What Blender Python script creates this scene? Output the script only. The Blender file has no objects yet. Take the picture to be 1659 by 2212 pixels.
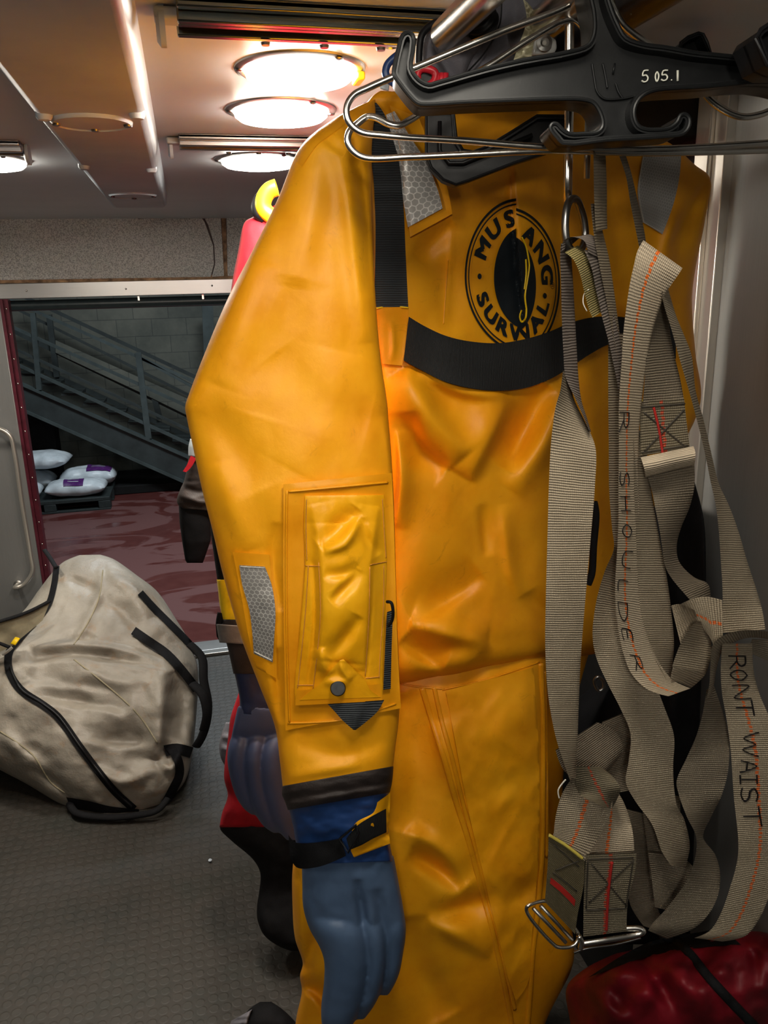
import bpy, bmesh, math, random
import numpy as np
from mathutils import Vector, Matrix
from mathutils.bvhtree import BVHTree
random.seed(7); RS = np.random.RandomState(5)
C = bpy.context.scene.collection
PI = math.pi

# ---------------------------------------------------------------- camera solved from the vanishing lines of the vehicle
CX, CY, F = 829.5, 1106.0, 1700.0
CAM = np.array([0.0, 0.0, 1.70])
def camray(px, py):
    px = np.asarray(px, float); py = np.asarray(py, float)
    return np.stack([(px-CX)/F, -(py-CY)/F, -np.ones_like(px+py)], -1)
_dy = camray(396, 630); _dy = _dy/np.linalg.norm(_dy)
_d2 = camray(1396, 605); _u = np.cross(_d2, _dy)
_u = _u/np.linalg.norm(_u); _u = _u if _u[1] > 0 else -_u
_x = np.cross(_dy, _u)
ROT = np.stack([_x, _dy, _u])            # camera -> world
def ray(px, py): return camray(px, py) @ ROT.T
FH = ROT @ np.array([0, 0, -1.0]); FH[2] = 0; FH /= np.linalg.norm(FH)
def Q(px, py, d):
    """the point seen at (px,py) whose horizontal distance ahead of the camera is d"""
    r = ray(px, py); return CAM + r*(np.asarray(d, float)/(r @ FH))[..., None]
def onZ(px, py, z):
    r = ray(px, py); return CAM + r*((z-CAM[2])/r[2])
def onY(px, py, y):
    r = ray(px, py); return CAM + r*((y-CAM[1])/r[1])
def onX(px, py, x):
    r = ray(px, py); return CAM + r*((x-CAM[0])/r[0])
cd = bpy.data.cameras.new('camera'); co = bpy.data.objects.new('camera', cd); C.objects.link(co)
cd.sensor_fit = 'VERTICAL'; cd.sensor_height = 24.0; cd.lens = 24.0*F/2212; cd.clip_start = .02
M4 = Matrix([[*ROT[i], CAM[i]] for i in range(3)] + [[0, 0, 0, 1]])
co.matrix_world = M4; bpy.context.scene.camera = co

# ---------------------------------------------------------------- object helpers
def tag(o, label=None, cat=None, group=None, kind=None):
    if label: o['label'] = label
    if cat: o['category'] = cat
    if group: o['group'] = group
    if kind: o['kind'] = kind
    return o
def thing(name, label, cat, loc=(0, 0, 0), group=None):
    o = bpy.data.objects.new(name, None); C.objects.link(o); o.location = Vector([float(v) for v in loc])
    o.empty_display_size = .05
    return tag(o, label, cat, group)
def link(name, me, mat, parent=None, smooth=True):
    o = bpy.data.objects.new(name, me); C.objects.link(o)
    if mat is not None and not me.materials: me.materials.append(mat)
    if smooth:
        me.polygons.foreach_set('use_smooth', [True]*len(me.polygons))
    if parent is not None:
        o.parent = parent; off = Vector((0, 0, 0)); p = parent
        while p is not None: off += p.location; p = p.parent
        me.transform(Matrix.Translation(-off))
    return o
def mesh(name, V, Fs, uv=None):
    me = bpy.data.meshes.new(name)
    me.from_pydata([tuple(map(float, v)) for v in V], [], [tuple(map(int, f)) for f in Fs])
    if uv is not None:
        l = me.uv_layers.new(name='UVMap'); idx = np.empty(len(me.loops), int); me.loops.foreach_get('vertex_index', idx)
        l.data.foreach_set('uv', np.asarray(uv, float)[idx].ravel())
    me.validate(); me.update(); return me
def fixn(me):
    bm = bmesh.new(); bm.from_mesh(me); bmesh.ops.recalc_face_normals(bm, faces=bm.faces); bm.to_mesh(me); bm.free(); return me
def bev(o, w, seg=2):
    m = o.modifiers.new('bevel', 'BEVEL'); m.width = w; m.segments = seg; m.limit_method = 'ANGLE'; m.angle_limit = .6; return o
def autosm(o, a=40):
    me = o.data; me.set_sharp_from_angle(angle=math.radians(a)); return o
class MB:
    """collects simple pieces into one mesh"""
    def __init__(s): s.V = []; s.F = []
    def add(s, V, Fs):
        k = len(s.V); s.V += [tuple(map(float, v)) for v in V]; s.F += [tuple(int(i)+k for i in f) for f in Fs]; return s
    def box(s, a, b):
        x0, y0, z0 = a; x1, y1, z1 = b
        V = [(x0,y0,z0),(x1,y0,z0),(x1,y1,z0),(x0,y1,z0),(x0,y0,z1),(x1,y0,z1),(x1,y1,z1),(x0,y1,z1)]
        return s.add(V, [(0,3,2,1),(4,5,6,7),(0,1,5,4),(1,2,6,5),(2,3,7,6),(3,0,4,7)])
    def prism(s, pts, off):
        """pts: loop of 3d points, extruded by the vector off"""
        pts = [np.array(p, float) for p in pts]; n = len(pts); off = np.array(off, float)
        V = pts + [p+off for p in pts]
        return s.add(V, [tuple(range(n)), tuple(range(2*n-1, n-1, -1))] + [(i, i+n, (i+1) % n+n, (i+1) % n) for i in range(n)])
    def tube(s, P, r, n=12, closed=False, smooth=True, sub=6, flat=1.0):
        V, Fs = tube_geo(P, r, n, closed, smooth, sub, flat); return s.add(V, Fs)
    def lathe(s, prof, n=32, M=None, cx=0, cy=0, sx=1, sy=1):
        V = []; Fs = []; m = len(prof)
        for r, z in prof:
            for k in range(n):
                a = 2*PI*k/n; V.append((cx+r*math.cos(a)*sx, cy+r*math.sin(a)*sy, z))
        for i in range(m-1):
            for k in range(n):
                Fs.append((i*n+k, i*n+(k+1) % n, (i+1)*n+(k+1) % n, (i+1)*n+k))
        Fs.append(tuple(range(n-1, -1, -1))); Fs.append(tuple(range((m-1)*n, m*n)))
        if M is not None: V = [tuple(M @ Vector(v)) for v in V]
        return s.add(V, Fs)
    def build(s, name, mat, parent=None, smooth=False, bevel=0):
        me = fixn(mesh(name, s.V, s.F)); o = link(name, me, mat, parent, smooth=True)
        autosm(o, 40)
        if bevel: bev(o, bevel)
        return o
def catmull(P, sub=6, closed=False):
    P = np.asarray(P, float); n = len(P)
    if n < 3: return P
    out = []
    segs = n if closed else n-1
    for i in range(segs):
        if closed: p0, p1, p2, p3 = P[(i-1) % n], P[i], P[(i+1) % n], P[(i+2) % n]
        else: p0, p1, p2, p3 = P[max(i-1, 0)], P[i], P[i+1], P[min(i+2, n-1)]
        t01 = max(np.linalg.norm(p1-p0), 1e-9)**.5; t12 = max(np.linalg.norm(p2-p1), 1e-9)**.5; t23 = max(np.linalg.norm(p3-p2), 1e-9)**.5
        m1 = (p2-p1) + t12*((p1-p0)/t01 - (p2-p0)/(t01+t12)); m2 = (p2-p1) + t12*((p3-p2)/t23 - (p3-p1)/(t12+t23))
        for k in range(sub):
            t = k/sub; a = 2*t**3-3*t**2+1; b = t**3-2*t**2+t; c = -2*t**3+3*t**2; d = t**3-t**2
            out.append(a*p1+b*m1+c*p2+d*m2)
    if not closed: out.append(P[-1])
    return np.array(out)
def tube_geo(P, r, n=12, closed=False, smooth=True, sub=6, flat=1.0):
    P = np.asarray(P, float)
    rr = np.full(len(P), r) if np.isscalar(r) else np.asarray(r, float)
    if smooth:
        A = catmull(np.concatenate([P, rr[:, None]], 1), sub, closed); P = A[:, :3]; rr = A[:, 3]
    m = len(P); T = np.roll(P, -1, 0)-np.roll(P, 1, 0) if closed else np.gradient(P, axis=0)
    T /= np.maximum(np.linalg.norm(T, axis=1, keepdims=True), 1e-9)
    up = np.array([0, 0, 1.0]) if abs(T[0][2]) < .9 else np.array([0, 1.0, 0])
    N = np.cross(T[0], up); N /= np.linalg.norm(N); V = []
    for i in range(m):
        N = N-T[i]*(N@T[i]); N /= max(np.linalg.norm(N), 1e-9); B = np.cross(T[i], N)
        for k in range(n):
            a = 2*PI*k/n; V.append(P[i]+rr[i]*(math.cos(a)*N+flat*math.sin(a)*B))
    Fs = []
    for i in range(m if closed else m-1):
        j = (i+1) % m
        for k in range(n): Fs.append((i*n+k, i*n+(k+1) % n, j*n+(k+1) % n, j*n+k))
    if not closed: Fs.append(tuple(range(n-1, -1, -1))); Fs.append(tuple(range((m-1)*n, m*n)))
    return V, Fs

# ---------------------------------------------------------------- noise and folds
_L = RS.rand(64, 64)
def vnoise(x, y):
    xi = np.floor(x).astype(int); yi = np.floor(y).astype(int); fx = x-xi; fy = y-yi
    fx = fx*fx*fx*(fx*(fx*6-15)+10); fy = fy*fy*fy*(fy*(fy*6-15)+10)
    g = lambda a, b: _L[a % 64, b % 64]
    return (g(xi, yi)*(1-fx)+g(xi+1, yi)*fx)*(1-fy)+(g(xi, yi+1)*(1-fx)+g(xi+1, yi+1)*fx)*fy-.5
def fbm(x, y, o=3):
    s = 0; a = 1
    for k in range(o): s = s+a*vnoise(x*2**k+17.3*k, y*2**k+5.1*k); a *= .5
    return s
def crumple(x, y):
    a = x*.8+y*.6; b = -x*.6+y*.8
    return (.5-np.abs(vnoise(a, b*.7)*2))+.5*(.5-np.abs(vnoise(b*1.9+9, a*1.3+4)*2))
def folds(px, py, R):
    """R: list of (points, amplitude m, width on one side px, width on other side px)"""
    h = np.zeros_like(px)
    for pts, amp, wl, wr in R:
        pts = np.asarray(pts, float)
        if len(pts) > 2: pts = catmull(pts, 4)
        L = np.concatenate([[0], np.cumsum(np.linalg.norm(np.diff(pts, axis=0), axis=1))]); tot = L[-1]
        best = np.full(px.shape, 1e9); hh = np.zeros_like(px)
        for i in range(len(pts)-1):
            a = pts[i]; b = pts[i+1]; ab = b-a; l2 = ab@ab
            t = np.clip(((px-a[0])*ab[0]+(py-a[1])*ab[1])/l2, 0, 1)
            dx = px-(a[0]+t*ab[0]); dy = py-(a[1]+t*ab[1]); dist = np.hypot(dx, dy)
            side = ab[0]*dy-ab[1]*dx; w = np.where(side > 0, wl, wr)
            s = (L[i]+t*np.sqrt(l2))/tot; tap = np.sin(np.clip(s, 0, 1)*PI)**.6+.02
            val = amp*tap*np.exp(-(dist/w)**2*(1.0))
            m = dist < best; best = np.where(m, dist, best); hh = np.where(m, val, hh)
        h += hh
    return h
def soft(name, rows, mat, parent, T=.05, R=(), nu=60, nv=120, nz=(.004, 70, 150), cr=0, p=.55, back=1.0, sub=None, smoothrows=True, edge=0, crs=60):
    """closed cloth-like body. rows: (xl,yl,dl, xr,yr,dr[,T]) in picture units and metres"""
    A = np.array([list(r)+([T] if len(r) == 6 else []) for r in rows], float)
    if smoothrows:
        A = catmull(A, 12)
    s = np.concatenate([[0], np.cumsum(np.linalg.norm(np.diff(A[:, :2]+A[:, 3:5], axis=0), axis=1))]); t = np.linspace(0, s[-1], nv)
    A = np.stack([np.interp(t, s, A[:, k]) for k in range(7)], 1)
    th = np.concatenate([np.linspace(0, PI, nu, endpoint=False), np.linspace(PI, 2*PI, nu//2, endpoint=False)])
    u = (1-np.cos(th))/2; fr = np.sin(th)
    b = np.sign(fr)*np.abs(fr)**p
    U, _ = np.meshgrid(u, t); B, _ = np.meshgrid(b, t)
    px = A[:, 0:1]*(1-U)+A[:, 3:4]*U; py = A[:, 1:2]*(1-U)+A[:, 4:5]*U
    if edge: 
        px = px+edge*fbm(px*.01+3, py/60)*np.abs(1-2*U)**2
    d = A[:, 2:3]*(1-U)+A[:, 5:6]*U; TT = A[:, 6:7]
    fw = np.clip(np.where(B > 0, B, 0)*1.6, 0, 1)
    h = folds(px, py, R)+nz[0]*fbm(px/nz[1]+3, py/nz[2]+1)*2
    if cr: h = h+cr*crumple(px/crs, py/(crs*1.4))
    d = d-np.where(B > 0, TT*B+h*fw, TT*B*back)
    P = Q(px, py, d).reshape(-1, 3); n = len(th)
    uv = np.stack([px.ravel()/1700*.9, -py.ravel()/1700*.9], 1)
    Fs = []
    for i in range(nv-1):
        for k in range(n): Fs.append((i*n+k, (i+1)*n+k, (i+1)*n+(k+1) % n, i*n+(k+1) % n))
    c0 = len(P); P = np.concatenate([P, [P[:n].mean(0)], [P[(nv-1)*n:nv*n].mean(0)]]); uv = np.concatenate([uv, uv[:1], uv[-1:]])
    for k in range(n): Fs.append((c0, k, (k+1) % n)); Fs.append((c0+1, (nv-1)*n+(k+1) % n, (nv-1)*n+k))
    me = fixn(mesh(name, P, Fs, uv)); W = me.copy()
    o = link(name, me, mat, parent); TARG[o.name] = (P, Fs, W)
    if sub: 
        m = o.modifiers.new('s', 'SUBSURF'); m.levels = m.render_levels = sub
    return o
TARG = {}
class Surf:
    """rays from the camera onto one or more finished bodies give the distance of the cloth"""
    def __init__(s, *objs):
        s.t = []
        for o in objs:
            P, Fs, _ = TARG[o.name]; s.t.append(BVHTree.FromPolygons([tuple(p) for p in P], [tuple(f) for f in Fs]))
    def d(s, px, py):
        px = np.asarray(px, float); sh = px.shape; px = px.ravel(); py = np.asarray(py, float).ravel(); out = np.full(px.shape, np.nan)
        for i in range(len(px)):
            r = ray(px[i], py[i]); r /= np.linalg.norm(r); best = None
            for t in s.t:
                h = t.ray_cast(Vector(CAM), Vector(r))
                if h[0] is not None and (best is None or h[3] < best[1]): best = (h[0], h[3])
            if best: out[i] = (np.array(best[0])-CAM)@FH
        if np.isnan(out).any():
            g = ~np.isnan(out)
            if not g.any(): out[:] = 1.0
            else:
                for i in np.where(~g)[0]:
                    j = np.where(g)[0]; k = j[np.argmin((px[j]-px[i])**2+(py[j]-py[i])**2)]; out[i] = out[k]
        return out.reshape(sh)
def blur(a, n):
    for _ in range(n):
        b = np.pad(a, 1, mode='edge'); a = (b[1:-1, 1:-1]*2+b[:-2, 1:-1]+b[2:, 1:-1]+b[1:-1, :-2]+b[1:-1, 2:])/6
    return a
def sheet(name, rows, mat, parent, surf=None, off=.002, thick=.0015, nu=12, nv=40, R=(), nz=(0, 50, 50), bl=0, d=None, cr=0, puff=0, lift=0, smoothrows=True, uvw=None, wav=0):
    """a thin sheet. rows (xl,yl,xr,yr[,dl,dr]) ; it lies on surf or at its own distances"""
    A = np.array(rows, float)
    if smoothrows: A = catmull(A, 10)
    s = np.concatenate([[0], np.cumsum(np.linalg.norm(np.diff((A[:, :2]+A[:, 2:4])/2, axis=0), axis=1))]); t = np.linspace(0, s[-1], nv)
    A = np.stack([np.interp(t, s, A[:, k]) for k in range(A.shape[1])], 1)
    u = np.linspace(0, 1, nu); U = np.tile(u, (nv, 1))
    px = A[:, 0:1]*(1-U)+A[:, 2:3]*U; py = A[:, 1:2]*(1-U)+A[:, 3:4]*U
    if surf is not None:
        D = surf.d(px, py)
        if bl: D = blur(D, bl)
        D = D-off
    else: D = A[:, 4:5]*(1-U)+A[:, 5:6]*U
    V_ = np.linspace(0, 1, nv)[:, None]
    D = D-folds(px, py, R)-nz[0]*fbm(px/nz[1], py/nz[2])-puff*np.sin(U*PI)**.5*np.sin(V_*PI)**.5-lift*V_
    if cr: D = D-cr*crumple(px/40, py/50)
    Pf = Q(px, py, D).reshape(-1, 3); Pb = Q(px, py, D+thick).reshape(-1, 3)
    W = float(np.mean(np.linalg.norm(Q(px[:, -1], py[:, -1], D[:, -1])-Q(px[:, 0], py[:, 0], D[:, 0]), axis=1)))
    mid = Q(px[:, nu//2], py[:, nu//2], D[:, nu//2]); L = np.concatenate([[0], np.cumsum(np.linalg.norm(np.diff(mid, axis=0), axis=1))])
    uv = np.stack([U*(uvw or W), np.tile(L[:, None], (1, nu))], -1).reshape(-1, 2)
    N = nu*nv; Fs = []
    for i in range(nv-1):
        for k in range(nu-1):
            a = i*nu+k; Fs.append((a, a+nu, a+nu+1, a+1)); Fs.append((N+a, N+a+1, N+a+nu+1, N+a+nu))
    for i in range(nv-1):
        a = i*nu; b = i*nu+nu-1
        Fs.append((a, N+a, N+a+nu, a+nu)); Fs.append((b, b+nu, N+b+nu, N+b))
    for k in range(nu-1):
        a = k; b = (nv-1)*nu+k
        Fs.append((a, a+1, N+a+1, N+a)); Fs.append((b, N+b, N+b+1, b+1))
    P = np.concatenate([Pf, Pb]); me = mesh(name, P, Fs, np.concatenate([uv, uv]))
    o = link(name, me, mat, parent); TARG[o.name] = (P, Fs, None); autosm(o, 50); return o
def strap(name, rows, mat, parent, d=.75, w=.044, sgn=1, dend=None, nu=9, nv=None, thick=.0022, shift=None):
    """webbing of true width w: where the picture shows it narrower the far edge lies deeper. rows (xl,yl,xr,yr[,d[,sgn]])"""
    rows2 = []; n = len(rows)
    for i, r in enumerate(rows):
        dd = r[4] if len(r) > 4 else (d if dend is None else d+(dend-d)*i/(n-1)); sg = r[5] if len(r) > 5 else sgn
        a = Q(r[0], r[1], dd); b = Q(r[2], r[3], dd); vis = np.linalg.norm(b-a)
        ex = math.sqrt(max(w*w-vis*vis, 0))*.9 if vis < w else 0
        rows2.append((r[0], r[1], r[2], r[3], dd-ex/2*sg, dd+ex/2*sg))
    L = sum(math.hypot(rows[i+1][0]-rows[i][0], rows[i+1][1]-rows[i][1]) for i in range(n-1))
    return sheet(name, rows2, mat, parent, nu=nu, nv=nv or max(12, int(L/7)), thick=thick, uvw=1.0)
def pxtube(name, pts, r, mat, parent, d=.75, surf=None, off=.002, closed=False, sub=6, n=10, smooth=True, flat=1):
    """tube through picture points (x,y[,d]) or lying on a surface"""
    if surf is not None:
        A = catmull(np.array([p[:2] for p in pts], float), sub, closed) if smooth and len(pts) > 2 else np.array([p[:2] for p in pts], float)
        if len(pts) == 2: A = np.array([A[0]+(A[1]-A[0])*k/12 for k in range(13)])
        D = surf.d(A[:, 0], A[:, 1])-off; P = Q(A[:, 0], A[:, 1], D); V, Fs = tube_geo(P, r, n, closed, False, 1, flat)
    else:
        P = np.array([Q(p[0], p[1], p[2] if len(p) > 2 else d) for p in pts]); V, Fs = tube_geo(P, r, n, closed, smooth, sub, flat)
    me = fixn(mesh(name, V, Fs)); o = link(name, me, mat, parent); TARG[o.name] = (np.array(V), Fs, None); return o
def join_parts(name, objs, mat, parent):
    """several raw meshes of one part become one mesh"""
    bm = bmesh.new()
    for o in objs:
        me = o.data.copy(); bm.from_mesh(me)
    me = bpy.data.meshes.new(name); bm.to_mesh(me); bm.free()
    for m in objs[0].data.materials: me.materials.append(m)
    for o in objs: C.objects.unlink(o); bpy.data.objects.remove(o)
    o = bpy.data.objects.new(name, me); C.objects.link(o); o.parent = parent
    return o

# ---------------------------------------------------------------- materials
class NT:
    def __init__(s, name):
        s.m = bpy.data.materials.new(name); s.m.use_nodes = True; s.t = s.m.node_tree; s.n = s.t.nodes; s.b = s.n['Principled BSDF']; s.L = s.t.links.new
    def new(s, k, **kw):
        n = s.n.new(k)
        for a, v in kw.items():
            if a.startswith('_'): n.inputs[int(a[1:])].default_value = v
            else: setattr(n, a, v)
        return n
    def math(s, op, a, b=None, c=None):
        n = s.new('ShaderNodeMath', operation=op)
        for i, v in enumerate((a, b, c)):
            if v is None: continue
            if isinstance(v, (int, float)): n.inputs[i].default_value = v
            else: s.L(v, n.inputs[i])
        return n.outputs[0]
    def noise(s, scale, detail=3, rough=.6, vec=None, dist=0):
        n = s.new('ShaderNodeTexNoise'); n.inputs['Scale'].default_value = scale; n.inputs['Detail'].default_value = detail; n.inputs['Roughness'].default_value = rough; n.inputs['Distortion'].default_value = dist
        s.L(vec or s.obj(), n.inputs['Vector']); return n.outputs[0]
    def obj(s):
        if not hasattr(s, '_tc'): s._tc = s.new('ShaderNodeTexCoord')
        return s._tc.outputs['Object']
    def uv(s): s.obj(); return s._tc.outputs['UV']
    def ramp(s, fac, stops):
        r = s.new('ShaderNodeValToRGB'); e = r.color_ramp.elements
        while len(e) < len(stops): e.new(.5)
        for k, (p, c) in enumerate(stops): e[k].position = p; e[k].color = c if len(c) == 4 else (*c, 1)
        s.L(fac, r.inputs[0]); return r.outputs[0]
    def mix(s, fac, a, b):
        n = s.new('ShaderNodeMix', data_type='RGBA')
        for i, v in ((0, fac), (6, a), (7, b)):
            if isinstance(v, (int, float)): n.inputs[i].default_value = v
            elif isinstance(v, tuple): n.inputs[i].default_value = v if len(v) == 4 else (*v, 1)
            else: s.L(v, n.inputs[i])
        return n.outputs[2]
    def bump(s, h, strength=.3, dist=.01, prev=None):
        b = s.new('ShaderNodeBump'); b.inputs['Strength'].default_value = strength; b.inputs['Distance'].default_value = dist; s.L(h, b.inputs['Height'])
        if prev is not None: s.L(prev, b.inputs['Normal'])
        s.L(b.outputs[0], s.b.inputs['Normal']); return b.outputs[0]
    def set(s, **kw):
        for k, v in kw.items():
            k = k.replace('_', ' ')
            i = s.b.inputs[k]
            if isinstance(v, (int, float)): i.default_value = v
            elif isinstance(v, tuple): i.default_value = v if len(v) == 4 else (*v, 1)
            else: s.L(v, i)
        return s
def flat_mat(name, col, rough=.5, metal=0, var=.12, scale=30, bump=0, bs=200, **kw):
    t = NT(name); t.set(Specular_IOR_Level=.35 if max(col) > .02 else .16); n = t.noise(scale)
    c2 = tuple(max(0, v*(1-var*2)) for v in col); c3 = tuple(min(1, v*(1+var)) for v in col)
    t.set(Base_Color=t.ramp(n, [(.3, c2), (.7, c3)]), Roughness=rough, Metallic=metal, **kw)
    if bump: t.bump(t.noise(bs, 2), bump, .002)
    return t.m
# ---------------------------------------------------------------- materials of the place
def hexmask(t, scale):
    """thin light lines of a honeycomb; returns 0..1 (1 = line)"""
    v = t.new('ShaderNodeVectorMath', operation='SCALE'); t.L(t.uv(), v.inputs[0]); v.inputs['Scale'].default_value = scale
    def cell(off):
        a = t.new('ShaderNodeVectorMath', operation='ADD'); t.L(v.outputs[0], a.inputs[0]); a.inputs[1].default_value = (off[0]+100, off[1]+173.2*2, 0)
        m = t.new('ShaderNodeVectorMath', operation='MODULO'); t.L(a.outputs[0], m.inputs[0]); m.inputs[1].default_value = (1, 1.7320508, 1)
        s = t.new('ShaderNodeVectorMath', operation='SUBTRACT'); t.L(m.outputs[0], s.inputs[0]); s.inputs[1].default_value = (.5, .8660254, 0)
        ab = t.new('ShaderNodeVectorMath', operation='ABSOLUTE'); t.L(s.outputs[0], ab.inputs[0])
        dt = t.new('ShaderNodeVectorMath', operation='DOT_PRODUCT'); t.L(ab.outputs[0], dt.inputs[0]); dt.inputs[1].default_value = (.5, .8660254, 0)
        sp = t.new('ShaderNodeSeparateXYZ'); t.L(ab.outputs[0], sp.inputs[0])
        return t.math('MAXIMUM', sp.outputs[0], dt.outputs['Value'])
    m = t.math('MINIMUM', cell((0, 0)), cell((.5, .8660254)))
    n = t.new('ShaderNodeMapRange'); n.inputs[1].default_value = .40; n.inputs[2].default_value = .45; t.L(m, n.inputs[0]); return n.outputs[0]

def coated(name, base, dark, light, rough=.42, dirt=.45, bump=.12, spec=.4):
    """rubber-coated suit fabric with handling marks"""
    t = NT(name); n1 = t.noise(9, 4, .65); c = t.ramp(n1, [(.25, dark), (.5, base), (.8, light)])
    n2 = t.noise(26, 5, .8, dist=1.5); m = t.ramp(n2, [(.60, (0, 0, 0)), (.80, (1, 1, 1))]); c = t.mix(t.math('MULTIPLY', m, dirt), c, tuple(v*.35 for v in base))
    t.set(Base_Color=c, Roughness=t.math('ADD', t.math('MULTIPLY', t.noise(18, 3), .25), rough-.12), Specular_IOR_Level=spec)
    t.bump(t.noise(900, 2), bump, .0006, t.bump(t.noise(45, 3, .6), .16, .003)); return t.m
M = {}
M['yellow'] = coated('yellow_coated_fabric', (.84, .345, .003), (.74, .265, .002), (.89, .41, .006), rough=.50)
M['yellow_pocket'] = coated('yellow_pocket_fabric', (.82, .37, .003), (.68, .27, .002), (.86, .43, .008), rough=.42)
M['yellow_seam'] = coated('yellow_seam_tape', (.76, .30, .003), (.64, .22, .002), (.82, .36, .006), rough=.44)
M['yellow_bright'] = flat_mat('bright_yellow_rubber', (.86, .56, .01), .38)
M['red'] = flat_mat('red_coated_fabric', (.34, .001, .009), .75, var=.15, scale=12, bump=.15)
M['red_dark'] = flat_mat('red_nylon', (.17, .002, .009), .55, var=.3, scale=9, bump=.15)
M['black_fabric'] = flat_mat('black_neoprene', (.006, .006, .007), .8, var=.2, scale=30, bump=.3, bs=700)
M['black_soft'] = flat_mat('dark_hood_neoprene', (.15, .145, .165), .8, var=.12, scale=20, bump=.25, bs=600)
M['brown_black'] = flat_mat('dark_cuff_fabric', (.030, .022, .020), .6, var=.2, scale=30, bump=.25, bs=500)
def glove_mat(name, c1, c2, rough=.5):
    t = NT(name); n = t.noise(7, 4, .6); n2 = t.noise(1500, 1)
    t.set(Base_Color=t.ramp(n, [(.3, c1), (.75, c2)]), Roughness=rough); t.bump(n2, .18, .0005, t.bump(t.noise(25, 2), .15, .004)); return t.m
M['glove'] = glove_mat('blue_grey_rubber', (.048, .088, .165), (.080, .130, .225))
M['glove_far'] = glove_mat('dusty_blue_rubber', (.045, .062, .135), (.062, .085, .175))
M['glove_cuff'] = glove_mat('royal_blue_rubber', (.010, .032, .11), (.018, .055, .19), .35)
M['glove_cuff_dark'] = glove_mat('navy_rubber', (.012, .018, .055), (.018, .028, .085), .45)
def webbing(name, c1, c2, tracer=None, period=.0026, tpos=.5, bump=.9, dirt=.55, tw=.035):
    t = NT(name); sp = t.new('ShaderNodeSeparateXYZ'); t.L(t.uv(), sp.inputs[0]); u, v = sp.outputs[0], sp.outputs[1]
    wob = t.math('MULTIPLY', t.noise(60, 1), .0012)
    vv = t.math('ADD', v, wob)
    rib = t.math('SINE', t.math('MULTIPLY', vv, 2*PI/period)); rib = t.math('ADD', t.math('MULTIPLY', rib, .5), .5)
    cross = t.math('ADD', t.math('MULTIPLY', t.math('SINE', t.math('MULTIPLY', u, 2*PI*24)), .5), .5)
    h = t.math('ADD', rib, t.math('MULTIPLY', cross, .35))
    c = t.mix(t.math('MULTIPLY', h, .74), tuple(x*.55 for x in c1), c1)
    grime = t.ramp(t.noise(14, 5, .7), [(.38, (0, 0, 0)), (.68, (1, 1, 1))]); c = t.mix(t.math('MULTIPLY', grime, dirt), c, c2)
    if tracer:
        a = t.math('ABSOLUTE', t.math('SUBTRACT', t.math('ADD', u, t.math('MULTIPLY', t.math('SINE', t.math('MULTIPLY', v, 2*PI/.011)), .012)), tpos))
        ln = t.math('LESS_THAN', a, tw); dash = t.math('GREATER_THAN', t.math('SINE', t.math('MULTIPLY', v, 2*PI/.0055)), -.75)
        c = t.mix(t.math('MULTIPLY', ln, dash), c, tracer)
    t.set(Base_Color=c, Roughness=.72, Specular_IOR_Level=.35); t.bump(h, bump, .0009); return t.m
BEI = (.46, .375, .265); BEI2 = (.19, .15, .10)
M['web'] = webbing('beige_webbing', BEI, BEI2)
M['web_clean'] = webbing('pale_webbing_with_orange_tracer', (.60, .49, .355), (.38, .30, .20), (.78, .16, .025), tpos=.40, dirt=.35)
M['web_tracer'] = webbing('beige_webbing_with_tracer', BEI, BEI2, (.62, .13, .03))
M['web_dull_shade'] = webbing('dull_shaded_webbing', (.27, .22, .155), (.12, .095, .07))  # dull webbing; on the lower right strap its darkness stands in for shade
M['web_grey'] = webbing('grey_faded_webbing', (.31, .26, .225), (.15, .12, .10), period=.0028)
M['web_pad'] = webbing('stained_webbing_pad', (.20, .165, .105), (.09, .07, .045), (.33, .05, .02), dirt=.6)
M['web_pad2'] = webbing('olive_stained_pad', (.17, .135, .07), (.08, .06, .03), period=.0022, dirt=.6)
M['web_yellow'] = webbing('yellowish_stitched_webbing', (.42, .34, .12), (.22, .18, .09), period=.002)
M['web_black'] = webbing('black_webbing', (.040, .046, .052), (.020, .023, .026), period=.0026, dirt=.4, bump=.9)
M['web_black2'] = webbing('black_wide_webbing', (.013, .014, .015), (.008, .008, .009), period=.0018, dirt=.4, bump=.6)
M['thread_yellow'] = flat_mat('yellow_edge_binding', (.50, .40, .07), .7)
M['thread_red'] = flat_mat('red_bar_tack', (.33, .012, .008), .7)
M['thread_orange'] = flat_mat('orange_thread', (.60, .26, .05), .6)
M['thread_dark'] = flat_mat('dark_thread', (.035, .028, .02), .7)
M['thread_white'] = flat_mat('white_thread', (.6, .58, .52), .6)
M['ink'] = flat_mat('black_marker_ink', (.012, .010, .010), .6)
M['print'] = flat_mat('black_print', (.012, .016, .020), .45)
M['paint'] = flat_mat('white_paint_marker', (.85, .85, .74), .5, var=.03)
def honey(name, cell, line, scale, rough=.35):
    t = NT(name); m = hexmask(t, scale); n = t.noise(12, 3)
    t.set(Base_Color=t.mix(m, t.ramp(n, [(.3, tuple(v*.72 for v in cell)), (.7, cell)]), line), Roughness=rough, Metallic=.25)
    t.bump(m, .25, .0006); return t.m
M['honey'] = honey('honeycomb_reflective_tape', (.55, .54, .52), (.85, .83, .80), 150)
M['honey_small'] = honey('fine_honeycomb_reflective_tape', (.29, .275, .26), (.50, .48, .45), 190)
M['honey_grey'] = honey('grey_reflective_tape', (.34, .335, .32), (.44, .43, .42), 220, .5)
M['honey_old'] = honey('aged_reflective_tape', (.42, .39, .24), (.60, .56, .38), 110)
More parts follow.
